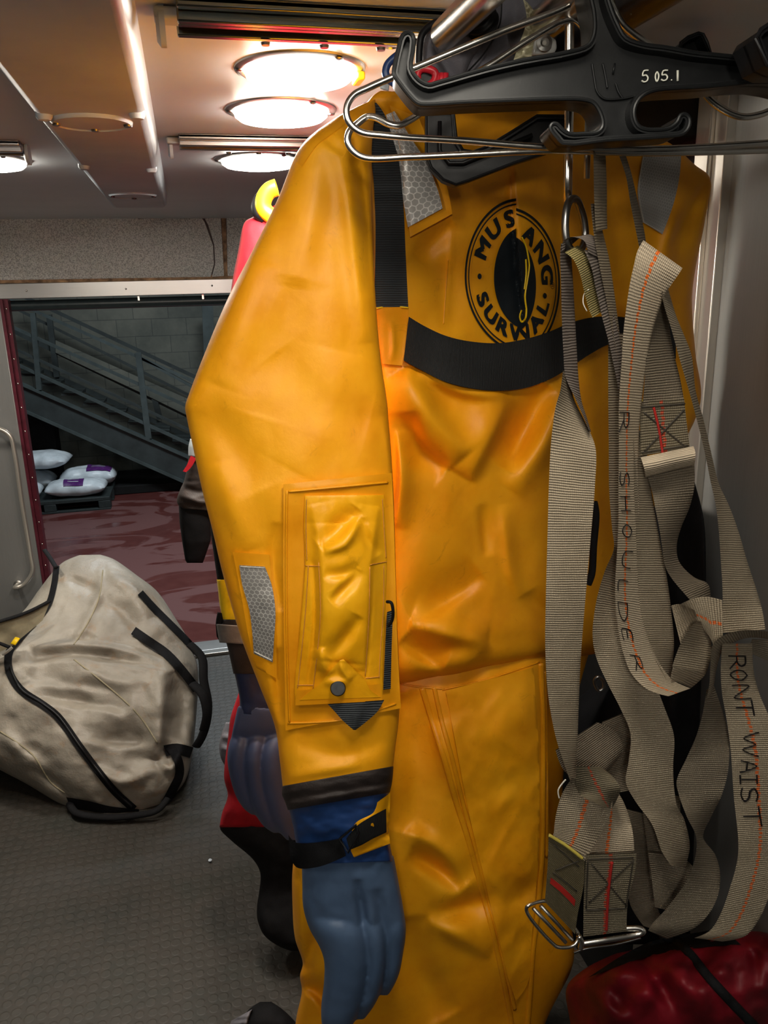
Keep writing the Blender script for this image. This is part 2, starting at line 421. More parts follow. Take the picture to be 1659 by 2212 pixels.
def plastic(name, col, rough):
    t = NT(name); n = t.ramp(t.noise(35, 5, .8, dist=1), [(.55, (0, 0, 0)), (.85, (1, 1, 1))])
    t.set(Base_Color=t.mix(t.math('MULTIPLY', n, .25), col, tuple(min(1, c*3+.015) for c in col)), Roughness=t.math('ADD', t.math('MULTIPLY', t.noise(40, 3), .2), rough-.1), Specular_IOR_Level=.3)
    t.bump(t.noise(500, 2), .08, .0005); return t.m
M['hanger'] = plastic('black_hanger_plastic', (.007, .0075, .008), .40)
M['black_gloss'] = plastic('black_glossy_plastic', (.006, .006, .007), .42)
M['red_plastic'] = flat_mat('red_plastic', (.60, .02, .035), .3)
M['clear_grey'] = flat_mat('translucent_grey_plastic', (.42, .42, .40), .2)
def brushed(name, col, rough, axis=(1, 1, 90), amount=.12, metal=1.0, spot=None):
    t = NT(name); mp = t.new('ShaderNodeMapping'); t.L(t.obj(), mp.inputs[0]); mp.inputs['Scale'].default_value = axis
    n = t.noise(6, 3, .7, vec=mp.outputs[0]); n2 = t.noise(2.2, 3)
    t.set(Base_Color=t.mix(n, tuple(c*.8 for c in col), col), Metallic=metal, Roughness=t.math('ADD', t.math('MULTIPLY', n, amount), t.math('ADD', t.math('MULTIPLY', n2, .12), rough-.1)))
    t.bump(n, .03, .0004); return t.m
M['steel'] = brushed('polished_steel_wire', (.74, .71, .66), .2, (20, 20, 20))
M['steel_dull'] = brushed('dull_steel', (.42, .41, .39), .32, (20, 20, 20))
M['steel_dark'] = brushed('dark_steel', (.20, .195, .19), .3, (20, 20, 20))
M['stainless'] = brushed('brushed_stainless_panel', (.34, .335, .32), .42, (60, 60, 1), metal=.45)
M['stainless_door'] = brushed('brushed_stainless_door', (.30, .30, .295), .34, (60, 1, 1.5), metal=.6)
M['post_metal'] = brushed('polished_post_metal', (.60, .56, .50), .30, (8, 8, 1), metal=.75)
M['aluminium'] = brushed('aluminium_trim', (.45, .44, .43), .34, (1, 40, 40))
M['alu_rail'] = brushed('grey_rail', (.40, .37, .36), .3, (1, 50, 50))
M['rail_green'] = brushed('greenish_rail', (.22, .24, .22), .22, (1, 50, 50))
def ceiling_mat():
    t = NT('ceiling_laminate'); n = t.noise(1.6, 3, .5); n2 = t.noise(5, 4, .7, dist=1)
    t.set(Base_Color=t.ramp(n, [(.3, (.50, .54, .57)), (.7, (.60, .64, .67))]), Roughness=t.math('ADD', t.math('MULTIPLY', n2, .18), .30), Specular_IOR_Level=.4)
    t.bump(n2, .10, .006); return t.m
M['ceiling'] = ceiling_mat()
M['duct'] = flat_mat('duct_vinyl', (.42, .47, .52), .4, var=.08, scale=5, bump=.12, bs=40)
def foil_mat():
    t = NT('crinkled_foil'); n = t.noise(170, 3, .75); n2 = t.noise(9, 3); v = t.new('ShaderNodeTexVoronoi'); v.inputs['Scale'].default_value = 95; t.L(t.obj(), v.inputs['Vector'])
    sp = t.ramp(t.noise(230, 2, .8), [(.40, (.50, .50, .48)), (.50, (.88, .88, .84)), (.58, (1, 1, .96))]); mm = t.new('ShaderNodeMix', data_type='RGBA', blend_type='MULTIPLY'); mm.inputs[0].default_value = 1; t.L(sp, mm.inputs[6]); t.L(t.ramp(n2, [(.3, (.92, .94, .92)), (.6, (1, 1, 1))]), mm.inputs[7])  # foil sparkle painted into the base colour as fine bright flecks
    t.set(Base_Color=mm.outputs[2], Metallic=.35, Roughness=.35)
    t.bump(t.math('ADD', n, t.math('MULTIPLY', v.outputs['Distance'], .8)), 1.0, .006); return t.m
M['foil'] = foil_mat()
M['brown_trim'] = flat_mat('brown_trim', (.075, .045, .040), .5)
M['wood_edge'] = flat_mat('plywood_edge', (.40, .24, .13), .7, var=.4, scale=25)
M['maroon'] = flat_mat('maroon_paint', (.085, .012, .022), .35)
M['dark_roller'] = flat_mat('dark_teal_rubber', (.022, .034, .038), .35)
def floor_mat():
    t = NT('coin_pattern_rubber_floor'); v = t.new('ShaderNodeTexVoronoi'); v.inputs['Scale'].default_value = 34; v.inputs['Randomness'].default_value = .25; t.L(t.obj(), v.inputs['Vector'])
    coin = t.ramp(v.outputs['Distance'], [(.36, (1, 1, 1)), (.46, (0, 0, 0))]); n = t.noise(2.3, 6, .7); n3 = t.noise(60, 4, .8)
    c = t.ramp(n, [(.28, (.007, .009, .0065)), (.5, (.024, .019, .014)), (.72, (.010, .014, .010))])
    dust = t.ramp(n3, [(.5, (0, 0, 0)), (.78, (1, 1, 1))]); c = t.mix(t.math('MULTIPLY', dust, .35), c, (.075, .055, .042)); c = t.mix(t.math('MULTIPLY', coin, .12), c, (.06, .056, .048))
    t.set(Base_Color=c, Roughness=t.math('ADD', t.math('MULTIPLY', n3, .3), .42)); t.bump(t.math('ADD', coin, t.math('MULTIPLY', n3, .4)), .28, .0022); return t.m
M['floor'] = floor_mat()
def garage_floor():
    t = NT('wet_red_floor'); mp = t.new('ShaderNodeMapping'); t.L(t.obj(), mp.inputs[0]); mp.inputs['Scale'].default_value = (.7, 1.5, 1)
    n = t.noise(1.0, 3, .5, vec=mp.outputs[0], dist=2.2); w = t.ramp(n, [(.48, (0, 0, 0)), (.52, (1, 1, 1))]); n2 = t.noise(6, 3)
    t.set(Base_Color=t.mix(w, t.ramp(n2, [(.3, (.085, .020, .018)), (.7, (.115, .032, .028))]), (.15, .065, .062)), Roughness=t.math('MULTIPLY_ADD', w, .22, .16), Specular_IOR_Level=.6)
    t.bump(w, .3, .004, t.bump(n2, .1, .01)); return t.m
M['garage_floor'] = garage_floor()
def block_mat():
    t = NT('painted_block_wall'); b = t.new('ShaderNodeTexBrick'); mp = t.new('ShaderNodeMapping'); t.L(t.obj(), mp.inputs[0]); mp.inputs['Rotation'].default_value = (PI/2, 0, 0)
    t.L(mp.outputs[0], b.inputs[0]); b.inputs['Color1'].default_value = (.155, .155, .125, 1); b.inputs['Color2'].default_value = (.125, .128, .105, 1); b.inputs['Mortar'].default_value = (.075, .078, .068, 1)
    b.inputs['Scale'].default_value = 1; b.inputs['Brick Width'].default_value = .40; b.inputs['Row Height'].default_value = .2; b.inputs['Mortar Size'].default_value = .006; b.inputs['Mortar Smooth'].default_value = .6
    n = t.ramp(t.noise(1.1, 5, .7), [(.35, (.45, .5, .52)), (.65, (1, 1, 1))]); mx = t.new('ShaderNodeMix', data_type='RGBA', blend_type='MULTIPLY'); mx.inputs[0].default_value = 1; t.L(b.outputs[0], mx.inputs[6]); t.L(n, mx.inputs[7])
    t.set(Base_Color=mx.outputs[2], Roughness=.75); t.bump(b.outputs['Fac'], -.4, .004); return t.m
M['block'] = block_mat()
M['stair'] = flat_mat('grey_green_stair_paint', (.040, .050, .050), .5, var=.15, scale=6)
M['stair_light'] = flat_mat('grey_green_rail_paint', (.062, .080, .080), .45, var=.15, scale=6)
M['pallet'] = flat_mat('dark_plastic_pallet', (.022, .030, .030), .6)
M['sack'] = flat_mat('white_plastic_sack', (.60, .66, .70), .35, var=.12, scale=8, bump=.3, bs=25)
M['purple'] = flat_mat('purple_print', (.085, .018, .14), .45)
def canvas():
    t = NT('beige_coated_canvas'); n = t.noise(3.2, 5, .65); st = t.ramp(t.noise(7, 5, .7, dist=2), [(.56, (0, 0, 0)), (.74, (1, 1, 1))])
    c = t.ramp(n, [(.3, (.215, .19, .155)), (.7, (.35, .315, .26))]); c = t.mix(t.math('MULTIPLY', st, .55), c, (.30, .16, .06))
    g = t.ramp(t.noise(45, 4, .8), [(.66, (0, 0, 0)), (.8, (1, 1, 1))]); c = t.mix(t.math('MULTIPLY', g, .35), c, (.12, .10, .08))
    t.set(Base_Color=c, Roughness=.5); t.bump(t.noise(10, 5, .65), .35, .02); return t.m
M['canvas'] = canvas()
M['canvas_in'] = flat_mat('tan_bag_lining', (.30, .26, .17), .7)
M['black_trim'] = flat_mat('black_bag_webbing', (.007, .007, .008), .8, bump=.4, bs=300)
M['grey_trim'] = flat_mat('grey_cuff_tape', (.16, .145, .135), .6, bump=.3)
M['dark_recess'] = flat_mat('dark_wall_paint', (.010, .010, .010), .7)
M['dim_wall'] = flat_mat('dim_grey_wall', (.10, .10, .10), .6)
M['screw'] = M['steel_dark']
EMIT_ = 1
def emit(name, col, s):
    t = NT(name); t.set(Base_Color=col, Emission_Color=col, Emission_Strength=s, Roughness=.3); return t.m
M['lens_near'] = emit('soft_lit_lamp_lens', (1.0, .93, .80), 6)
M['lens'] = emit('lit_lamp_lens', (1.0, .93, .80), 48)
# ================================================================ THE SETTING
ZC = 2.0
YB = float(onZ(445, 1400, 0.0)[1])                 # rear wall of the compartment
XW = .86                   # side wall on the right
XL = float(onY(0, 900, YB)[0])-1.2
print('YB', YB, 'XW', XW, 'XL', XL, 'ceil at', onY(300, 455, YB)[2], 'hdr', onY(240, 606, YB)[2])
def struct(name, mb, mat, **k):
    o = mb.build(name, mat, **k); o['kind'] = 'structure'; return o
def bx(name, a, b, mat, bevel=0): return struct(name, MB().box(a, b), mat, bevel=bevel)
YN = -1.6                                          # the compartment continues behind the viewer
bx('floor', (XL, YN, -.06), (XW, YB, 0), M['floor'])
bx('ceiling', (XL, YN, ZC), (XW+.02, YB+.04, ZC+.04), M['ceiling'])
bx('wall_left', (XL-.05, YN, 0), (XL, YB, ZC), M['dim_wall'])
bx('wall_near', (XL, YN-.05, 0), (XW, YN, ZC), M['dim_wall'])
hz = float(onY(240, 640, YB)[2]); hzt = float(onY(240, 608, YB)[2])
# rear wall around the open doorway
jx = float(onY(60, 900, YB)[0])-.02
XR = XW-.05
xr_open = float(onY(800, 900, YB)[0])
XS = float(onZ(1540, 55, ZC)[0])
me_ = MB().box((XL, YB, hzt), (XW, YB+.06, ZC)).box((XL, YB, 0), (jx-.25, YB+.06, hzt)).box((xr_open, YB, 0), (XW, YB+.06, hzt))
struct('wall_back', me_, M['brown_trim'])
# foil insulation taped over the header
def foil(name, rows, label_gap=0):
    pts = [onY(x, y, YB-.012) for x, y in rows]
    return MB().prism(pts, (0, .008, 0)).build(name, M['foil'])
f1 = MB()
f1.prism([onY(x, y, YB-.012) for x, y in [(-60, 446), (120, 450), (134, 468), (180, 462), (296, 464), (298, 474), (330, 470), (430, 462), (442, 480), (460, 530), (462, 570), (455, 598), (-60, 606)]], (0, .008, 0))
o = f1.build('insulation_panel', M['foil']); tag(o, 'wide crinkled silver foil insulation sheet above the rear doorway, left of the torn seam', 'insulation')
f2 = MB().prism([onY(x, y, YB-.014) for x, y in [(434, 456), (476, 458), (484, 596), (458, 598), (465, 570), (463, 528), (450, 486)]], (0, .008, 0))
o = f2.build('insulation_panel', M['foil']); tag(o, 'narrow foil insulation strip just right of the dark torn seam', 'insulation')
f3 = MB().prism([onY(x, y, YB-.012) for x, y in [(489, 456), (700, 455), (700, 596), (492, 596)]], (0, .008, 0))
o = f3.build('insulation_panel', M['foil']); tag(o, 'foil insulation piece beside the red suit shoulder above the doorway', 'insulation')
w = MB().prism([onY(x, y, YB-.010) for x, y in [(478, 458), (487, 458), (492, 600), (484, 600)]], (0, .006, 0)); w.prism([onY(x, y, YB-.006) for x, y in [(-60, 603), (480, 594), (600, 594), (600, 604), (-60, 613)]], (0, .005, 0))
struct('trim_1', w, M['wood_edge'])
h = MB().box((XL, YB-.03, hz), (xr_open+.1, YB+.07, hzt)); struct('trim_2', h, M['aluminium'], bevel=.002)
for k, (x, y) in enumerate([(57, 628), (272, 624), (458, 617)]):
    c = onY(x, y, YB-.031); s = MB().lathe([(.004, 0), (.004, .0015), (.002, .003)], 12, Matrix.Translation(c) @ Matrix.Rotation(PI/2, 4, 'X'))
    o = s.build('rivet', M['steel'], bpy.data.objects['trim_2'])
# dark roller tube below the header
P0 = onY(-60, 662, YB+.05); P1 = onY(700, 645, YB+.05); P1[2] = P0[2] = float(onY(250, 655, YB+.05)[2])
t = MB().tube([P0, P1], .022, 20, smooth=False); o = t.build('roller_tube', M['dark_roller']); tag(o, 'dark teal roller tube running under the aluminium door header', 'roller')
for x, y in [(299, 640), (438, 637)]:
    c = onY(x, y, YB+.02); b = MB().box((c[0]-.004, c[1]-.004, c[2]-.018), (c[0]+.004, c[1]+.004, c[2]+.012)).build('clip', M['steel'], o)
# threshold
bx('trim_3', (jx-.3, YB-.10, 0.0), (xr_open, YB-.055, .016), M['steel_dull'], .003)
bx('trim_4', (jx-.3, YB-.05, -.05), (xr_open, YB+.06, .012), M['aluminium'], .003)
# latch plate under the ceiling over the foil
lp = onY(132, 455, YB-.03); lt = MB().box((lp[0]-.025, lp[1]-.01, lp[2]-.03), (lp[0]+.012, lp[1]+.01, lp[2]+.035)).box((lp[0]+.004, lp[1]-.02, lp[2]-.015), (lp[0]+.02, lp[1]+.0, lp[2]+.005)).build('latch', M['steel'], bevel=.002)
tag(lt, 'small bright steel latch over the top of the foil sheet', 'latch')

# open door leaf at the left, with long grab handle
Yd = YB-.13
a = [onY(x, y, Yd) for x, y in [(-120, 640), (17, 640), (102, 1225), (108, 1290), (110, 1460), (-120, 1460)]]
zt = a[0][2]; dl = onY(-160, 900, Yd)[0]; dr = float(np.mean([onY(19, 650, Yd)[0], onY(97, 1200, Yd)[0]]))
print('door edge', onY(19, 650, Yd)[0], onY(97, 1200, Yd)[0])
door = thing('door_1', None, None, (dl, Yd, 0)); door['kind'] = 'structure'
MB().box((dl, Yd, .012), (dr-.03, Yd+.045, hz+.0)).build('door_leaf', M['stainless_door'], door, bevel=.004)
MB().box((dr-.03, Yd-.006, .012), (dr-.018, Yd+.05, hz)).build('edge_strip', M['maroon'], door, bevel=.001)
MB().box((dr-.018, Yd+.004, .012), (dr, Yd+.05, hz)).build('edge_strip', M['maroon'], door, bevel=.001)
for k in range(16):
    z = .15+k*.10
    MB().lathe([(.0035, 0), (.0035, .001), (.0015, .0025)], 10, Matrix.Translation((dr-.009, Yd+.003, z)) @ Matrix.Rotation(PI/2, 4, 'X')).build('rivet', M['steel'], door)
hy = Yd-.06; hp = [onY(-40, 926, hy), onY(0, 927, hy), onY(22, 942, hy), onY(32, 980, hy), onY(48, 1090, hy), onY(66, 1200, hy), onY(70, 1235, hy), onY(52, 1262, hy), onY(33, 1270, hy)]
H = [np.array([hp[0][0], Yd, hp[0][2]])]+hp+[np.array([hp[-1][0], Yd+.002, hp[-1][2]-.005])]
MB().tube(H, .0095, 16, sub=8).build('door_handle', M['post_metal'], door)
MB().lathe([(.018, 0), (.018, .004), (.012, .008)], 20, Matrix.Translation((hp[-1][0], Yd, hp[-1][2]-.005)) @ Matrix.Rotation(PI/2, 4, 'X')).build('handle_base', M['steel_dull'], door)

# side wall on the right: post, brushed panel, dark recess
py_ = float(onX(1575, 300, XW)[1]); Yp0 = float(onX(1604, 60, XW-.0)[1]); Yp1 = float(onX(1545, 60, XW-.0)[1])
print('post Y', Yp0, Yp1, py_)
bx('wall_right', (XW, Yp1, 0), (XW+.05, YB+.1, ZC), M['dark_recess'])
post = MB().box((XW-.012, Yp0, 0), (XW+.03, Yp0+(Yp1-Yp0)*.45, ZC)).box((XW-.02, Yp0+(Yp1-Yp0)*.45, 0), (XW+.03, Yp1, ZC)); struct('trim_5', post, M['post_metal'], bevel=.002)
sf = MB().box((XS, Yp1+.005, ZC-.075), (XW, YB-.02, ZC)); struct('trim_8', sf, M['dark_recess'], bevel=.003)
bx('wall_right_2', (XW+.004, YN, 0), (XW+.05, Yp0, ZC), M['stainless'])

# box duct under the ceiling, running the length of the compartment
zd = ZC-.045
L0 = onZ(60, 232, zd); L1 = onZ(232, 440, zd); R0 = onZ(292, 100, zd); R1 = onZ(358, 440, zd)
print('duct', L0, L1, R0, R1, 'Yend', onZ(300, 449, zd))
xl = (L0[0]+L1[0])/2; xr = (R0[0]+R1[0])/2; ye = min(float(onZ(300, 449, zd)[1]), YB-.03)
d = MB().prism([(xl-.010, 0, ZC), (xl, 0, zd+.010), (xl+.008, 0, zd), (xr-.008, 0, zd), (xr, 0, zd+.010), (xr+.006, 0, ZC)], (0, 1, 0))
for i in range(len(d.V)): v = d.V[i]; d.V[i] = (v[0], YN+.3 if v[1] == 0 else ye, v[2])
struct('trim_6', d, M['duct'], bevel=.006)
# cover plates and screws on the duct
def cover(px, py, wpx, label):
    c = onZ(px, py, zd); r = abs(onZ(px+wpx/2, py, zd)[0]-c[0])
    t_ = thing('ceiling_cover_plate', label, 'cover plate', (c[0], c[1], zd), 'oval covers on the ceiling duct')
    MB().lathe([(r, 0), (r*.99, -.003), (r*.93, -.006), (r*.90, -.004), (r*.5, -.0045), (r*.1, -.005)], 48, Matrix.Translation((c[0], c[1], zd+.001))).build('plate', M['duct'], t_)
    for sx, sy in ((-.86, .1), (.86, .1), (0, .8)):
        MB().lathe([(.007, 0), (.006, -.003), (.003, -.004)], 14, Matrix.Translation((c[0]+sx*r, c[1]+sy*r, zd-.003))).build('screw', M['screw'], t_)
cover(198, 262, 178, 'round vinyl cover plate with three screws on the ceiling duct, nearer one')
cover(287, 421, 104, 'round cover plate at the far end of the ceiling duct by the foil')
for i, (x, y) in enumerate([(80, 242), (299, 240), (167, 354), (331, 361)]):
    c = onZ(x, y, zd+.004); s_ = MB().lathe([(.012, 0), (.012, -.006), (.009, -.011), (.003, -.012)], 20, Matrix.Translation((min(max(c[0], xl+.016), xr-.016), c[1], zd+.004))).build('ceiling_fastener', M['duct'])
    tag(s_, ['round dome fastener on the left edge of the duct, nearer pair', 'round dome fastener on the right edge of the duct, nearer pair', 'round dome fastener on the left edge of the duct, farther pair', 'round dome fastener on the right edge of the duct, farther pair'][i], 'fastener', 'dome fasteners along the ceiling duct')

# round ceiling lamps, all lit
LAMPS = []
def lamp(px, py, wpx, label, yellow=False, en=9):
    c = onZ(px, py, ZC); r = abs(onZ(px+wpx/2, py, ZC)[0]-c[0]); r = min(max(r, .07), .11)
    t_ = thing('ceiling_lamp', label, 'ceiling lamp', (c[0], c[1], ZC), 'round ceiling lamps')
    T_ = Matrix.Translation((c[0], c[1], ZC))
    MB().lathe([(r*1.19, 0), (r*1.18, -.002), (r*1.10, -.005), (r*1.02, -.004), (r*1.0, -.001)], 56, T_).build('bezel', M['steel_dull'], t_)
    MB().lathe([(r, -.003), (r*.98, -.011), (r*.88, -.017), (r*.6, -.021), (r*.3, -.023), (r*.02, -.0235)], 56, T_).build('lens', M['lens'], t_)
    for k in range(4):
        a = k*PI/2+PI/4*0+.02 if k % 2 == 0 else k*PI/2+.5
        MB().lathe([(.006, 0), (.005, -.002), (.002, -.003)], 14, T_ @ Matrix.Translation((math.cos(a)*r*1.095, math.sin(a)*r*1.095, -.004))).build('screw', M['screw'], t_)
    if yellow: MB().box((c[0]+r*1.0, c[1]-.02, ZC-.016), (c[0]+r*1.16, c[1]+.02, ZC-.004)).build('tag', M['yellow_bright'], t_, bevel=.003)
    L = bpy.data.lights.new('lamp_light', 'AREA'); L.shape = 'DISK'; L.size = r*2; L.energy = en; L.color = (1, .93, .82); L.spread = PI
    o = bpy.data.objects.new('lamp_light', L); C.objects.link(o); o.parent = t_; o.location = (0, 0, -.030); LAMPS.append(o)
lamp(648, 148, 240, 'largest lit round ceiling lamp, nearest of the row by the yellow suit', True, en=11)
lamp(607, 237, 204, 'lit round ceiling lamp, middle one of the row above the yellow shoulder')
lamp(560, 344, 164, 'lit round ceiling lamp, farthest of the row near the red suit', en=4)
lamp(-20, 346, 150, 'lit round ceiling lamp at the left edge of the photo beyond the duct')
# further unseen lamps; those behind the viewer and over the door are added fill
for (x, y, e) in ((.19, .42, 3.6), (-.40, .30, 5.0), (-.15, -.45, 15.0), (-1.15, 2.9, 11), (.62, 1.45, 6)):
    t_ = thing('ceiling_lamp', 'lit round ceiling lamp unseen above the viewer' if y < 1 else ('lit round ceiling lamp added unseen over the door leaf to light the foil' if x < 0 else 'lit round ceiling lamp hidden behind the hanging suits'), 'ceiling lamp', (x, y, ZC), 'round ceiling lamps')
    T_ = Matrix.Translation((x, y, ZC)); r = .085
    MB().lathe([(r*1.26, 0), (r*1.24, -.003), (r*1.12, -.007), (r*1.0, -.001)], 48, T_).build('bezel', M['steel_dull'], t_)
    MB().lathe([(r, -.002), (r*.85, -.022), (r*.3, -.034), (r*.02, -.035)], 48, T_).build('lens', M['lens_near'], t_)
    if y < .4:
        L = bpy.data.lights.new('lamp_light', 'POINT'); L.shadow_soft_size = .05; L.energy = e; L.color = (1, .94, .83)
    else:
        L = bpy.data.lights.new('lamp_light', 'AREA'); L.shape = 'DISK'; L.size = r*2; L.energy = e; L.color = (1, .93, .80); L.spread = math.radians(160)
    o = bpy.data.objects.new('lamp_light', L); C.objects.link(o); o.parent = t_; o.location = (0, 0, -.045 if y > .4 else -.10); LAMPS.append(o)

# ceiling tracks
def track(pxa, pya, pxb, h, label, mat, endleft=True, x1=None):
    y = float(onZ(pxa, pya, ZC)[1])-.1*h; xa = float(onZ(pxa, pya, ZC)[0]); xb = float(onZ(pxb, pya, ZC)[0]) if x1 is None else x1
    t_ = thing('ceiling_track', label, 'ceiling track', (xa, y, ZC), 'aluminium tracks across the ceiling')
    m = MB()
    for dy, z0 in ((0, -.003), (.018, -.012), (.05, -.006), (.075, -.010)):
        m.box((xa+.02, y+dy, ZC+z0-.008), (xb, y+dy+.012, ZC))
    m.box((xa+.02, y, ZC-.008), (xb, y+.1*h, ZC-.0005)); m.build('channel', mat, t_, bevel=.002)
    ex = xa if endleft else xb
    MB().lathe([(.022, 0), (.022, .006), (.016, .010)], 28, Matrix.Translation((ex, y+.05*h, ZC-.016)) @ Matrix.Rotation(-PI/2, 4, 'Y') @ Matrix.Translation((0, 0, -.007))).build('end_cap', M['duct'], t_)
    MB().box((ex-.004 if endleft else ex-.02, y+.03, ZC-.014), (ex+.024 if endleft else ex, y+.06, ZC-.002)).build('bracket', M['duct'], t_, bevel=.003)
    for k in range(4):
        xx = xa+.12+(xb-xa-.2)*k/3
        MB().lathe([(.006, 0), (.005, -.003)], 12, Matrix.Translation((xx, y+.075, ZC-.022))).build('screw', M['screw'], t_)
track(342, 50, 1100, 1.0, 'dark glossy track across the ceiling at the top of the photo', M['rail_green'])
track(365, 312, 760, 1.3, 'grey metal track between the two farther ceiling lamps', M['alu_rail'])
y_ = float(onZ(75, 318, ZC)[1])
track(-220, 322, 62, 1.3, 'short grey track end at the left beyond the duct', M['alu_rail'], endleft=False)
# eyelet screws on ceiling
o = MB().lathe([(.016, 0), (.015, -.004), (.007, -.006), (.005, -.004)], 24, Matrix.Translation(onZ(845, 92, ZC))).build('ceiling_eyelet', M['steel_dull']); tag(o, 'small round steel eyelet in the ceiling above the wire hanger end', 'eyelet')

# ================================================================ THE BAY OUTSIDE
ZG = -.5
yw = float(onZ(300, 1030, ZG)[1]); print('garage wall', yw)
bx('floor_bay', (-9, YB+.1, ZG-.05), (8, yw+1, ZG), M['garage_floor'])
wb = MB().box((-9, yw, ZG), (8, yw+.2, 4.5)); struct('wall_bay', wb, M['block'])
bx('wall_bay_left', (-9.2, YB+.1, ZG), (-9, yw, 4.5), M['dark_recess'])
bx('ceiling_bay', (-9, YB+.1, 4.5), (8, yw+.2, 4.6), M['dim_wall'])
bx('wall_bay_right', (8, YB+.1, ZG), (8.2, yw, 4.5), M['dim_wall'])
ys = yw-1.0
st = thing('metal_staircase', 'dark grey-green metal staircase with rails and posts behind the doorway', 'staircase', onY(200, 930, ys))
def beam(px, y, th, name, mat, dy=.05):
    return MB().prism([onY(a, b, y) for a, b in px], (0, dy, 0)).build(name, mat, st)
def line_px(x0, y0, x1, y1, w):
    n = np.array([-(y1-y0), x1-x0], float); n /= np.linalg.norm(n); n *= w/2
    return [(x0-n[0], y0-n[1]), (x1-n[0], y1-n[1]), (x1+n[0], y1+n[1]), (x0+n[0], y0+n[1])]
def ext(x0, y0, x1, y1, xa, xb):
    s = (y1-y0)/(x1-x0); return (xa, y0+s*(xa-x0), xb, y0+s*(xb-x0))
beam([(-90, 770), (51, 833), (405, 988), (700, 1117), (700, 1160), (392, 1039), (57, 890), (-90, 828)], ys, .1, 'stringer', M['stair'], .06)
beam(line_px(*ext(51, 833, 405, 988, -90, 700), 5), ys-.03, .1, 'stringer_flange', M['stair_light'], .1)
beam(line_px(*ext(57, 890, 392, 1039, -90, 700), 6), ys-.03, .1, 'stringer_flange', M['stair_light'], .1)
for (x0, y0, x1, y1, w, off, m_) in [(115, 671, 418, 813, 7, 1.0, 'stair'), (75, 672, 300, 772, 6, 0, 'stair_light'), (300, 772, 420, 838, 6, 0, 'stair_light'), (60, 722, 420, 885, 6, 0, 'stair_light'), (55, 765, 420, 935, 5, 0, 'stair'), (52, 795, 420, 965, 6, 0, 'stair_light'), (100, 700, 420, 860, 5, .95, 'stair'), (90, 745, 420, 905, 9, .95, 'stair'), (70, 790, 420, 950, 9, .95, 'stair')]:
    a_ = ext(x0, y0, x1, y1, x0-60 if x0 < 200 else x0, x1+160); beam(line_px(*a_, w), ys+off*.6, .1, 'rail', M[m_], .05)
for (x0, y0, x1, y1, w, off, m_) in [(298, 762, 321, 948, 13, 0, 'stair_light'), (70, 676, 84, 843, 11, 0, 'stair_light'), (105, 680, 122, 815, 12, .9, 'stair'), (333, 860, 345, 905, 12, .9, 'stair'), (448, 655, 462, 1010, 24, 1.05, 'stair_light'), (540, 870, 560, 1055, 13, 0, 'stair_light')]:
    beam(line_px(x0, y0, x1, y1, w), ys-.01+off*.6, .1, 'post', M[m_], .06)
# treads
for k in range(14):
    x = -60+k*48; y = 800+(x-51)*.4378+14
    beam([(x, y), (x+42, y), (x+42, y+5), (x, y+5)], ys+.06, .1, 'tread', M['stair'], .5)
mesh_panel = beam([(120, 735), (300, 815), (420, 868), (420, 905), (308, 850), (120, 762)], ys+.52, .1, 'mesh_panel', M['block'], .01)
# dark cabinet beside the pallet
p0 = onY(62, 1050, yw-.5); p1 = onY(108, 905, yw-.5)
dk = MB().box((p0[0]-.8, yw-.35, ZG), (p1[0], yw-.02, p1[2])).build('cabinet', M['dark_recess'], bevel=.01); tag(dk, 'tall black cabinet against the block wall under the stairs', 'cabinet')
# low dark kerb under the stair
o = MB().box((float(onZ(245, 1066, ZG)[0]), float(onZ(300, 1066, ZG)[1]), ZG), (2.5, yw-.02, ZG+.10)).build('trim_7', M['dark_recess'], bevel=.01); o['kind'] = 'structure'
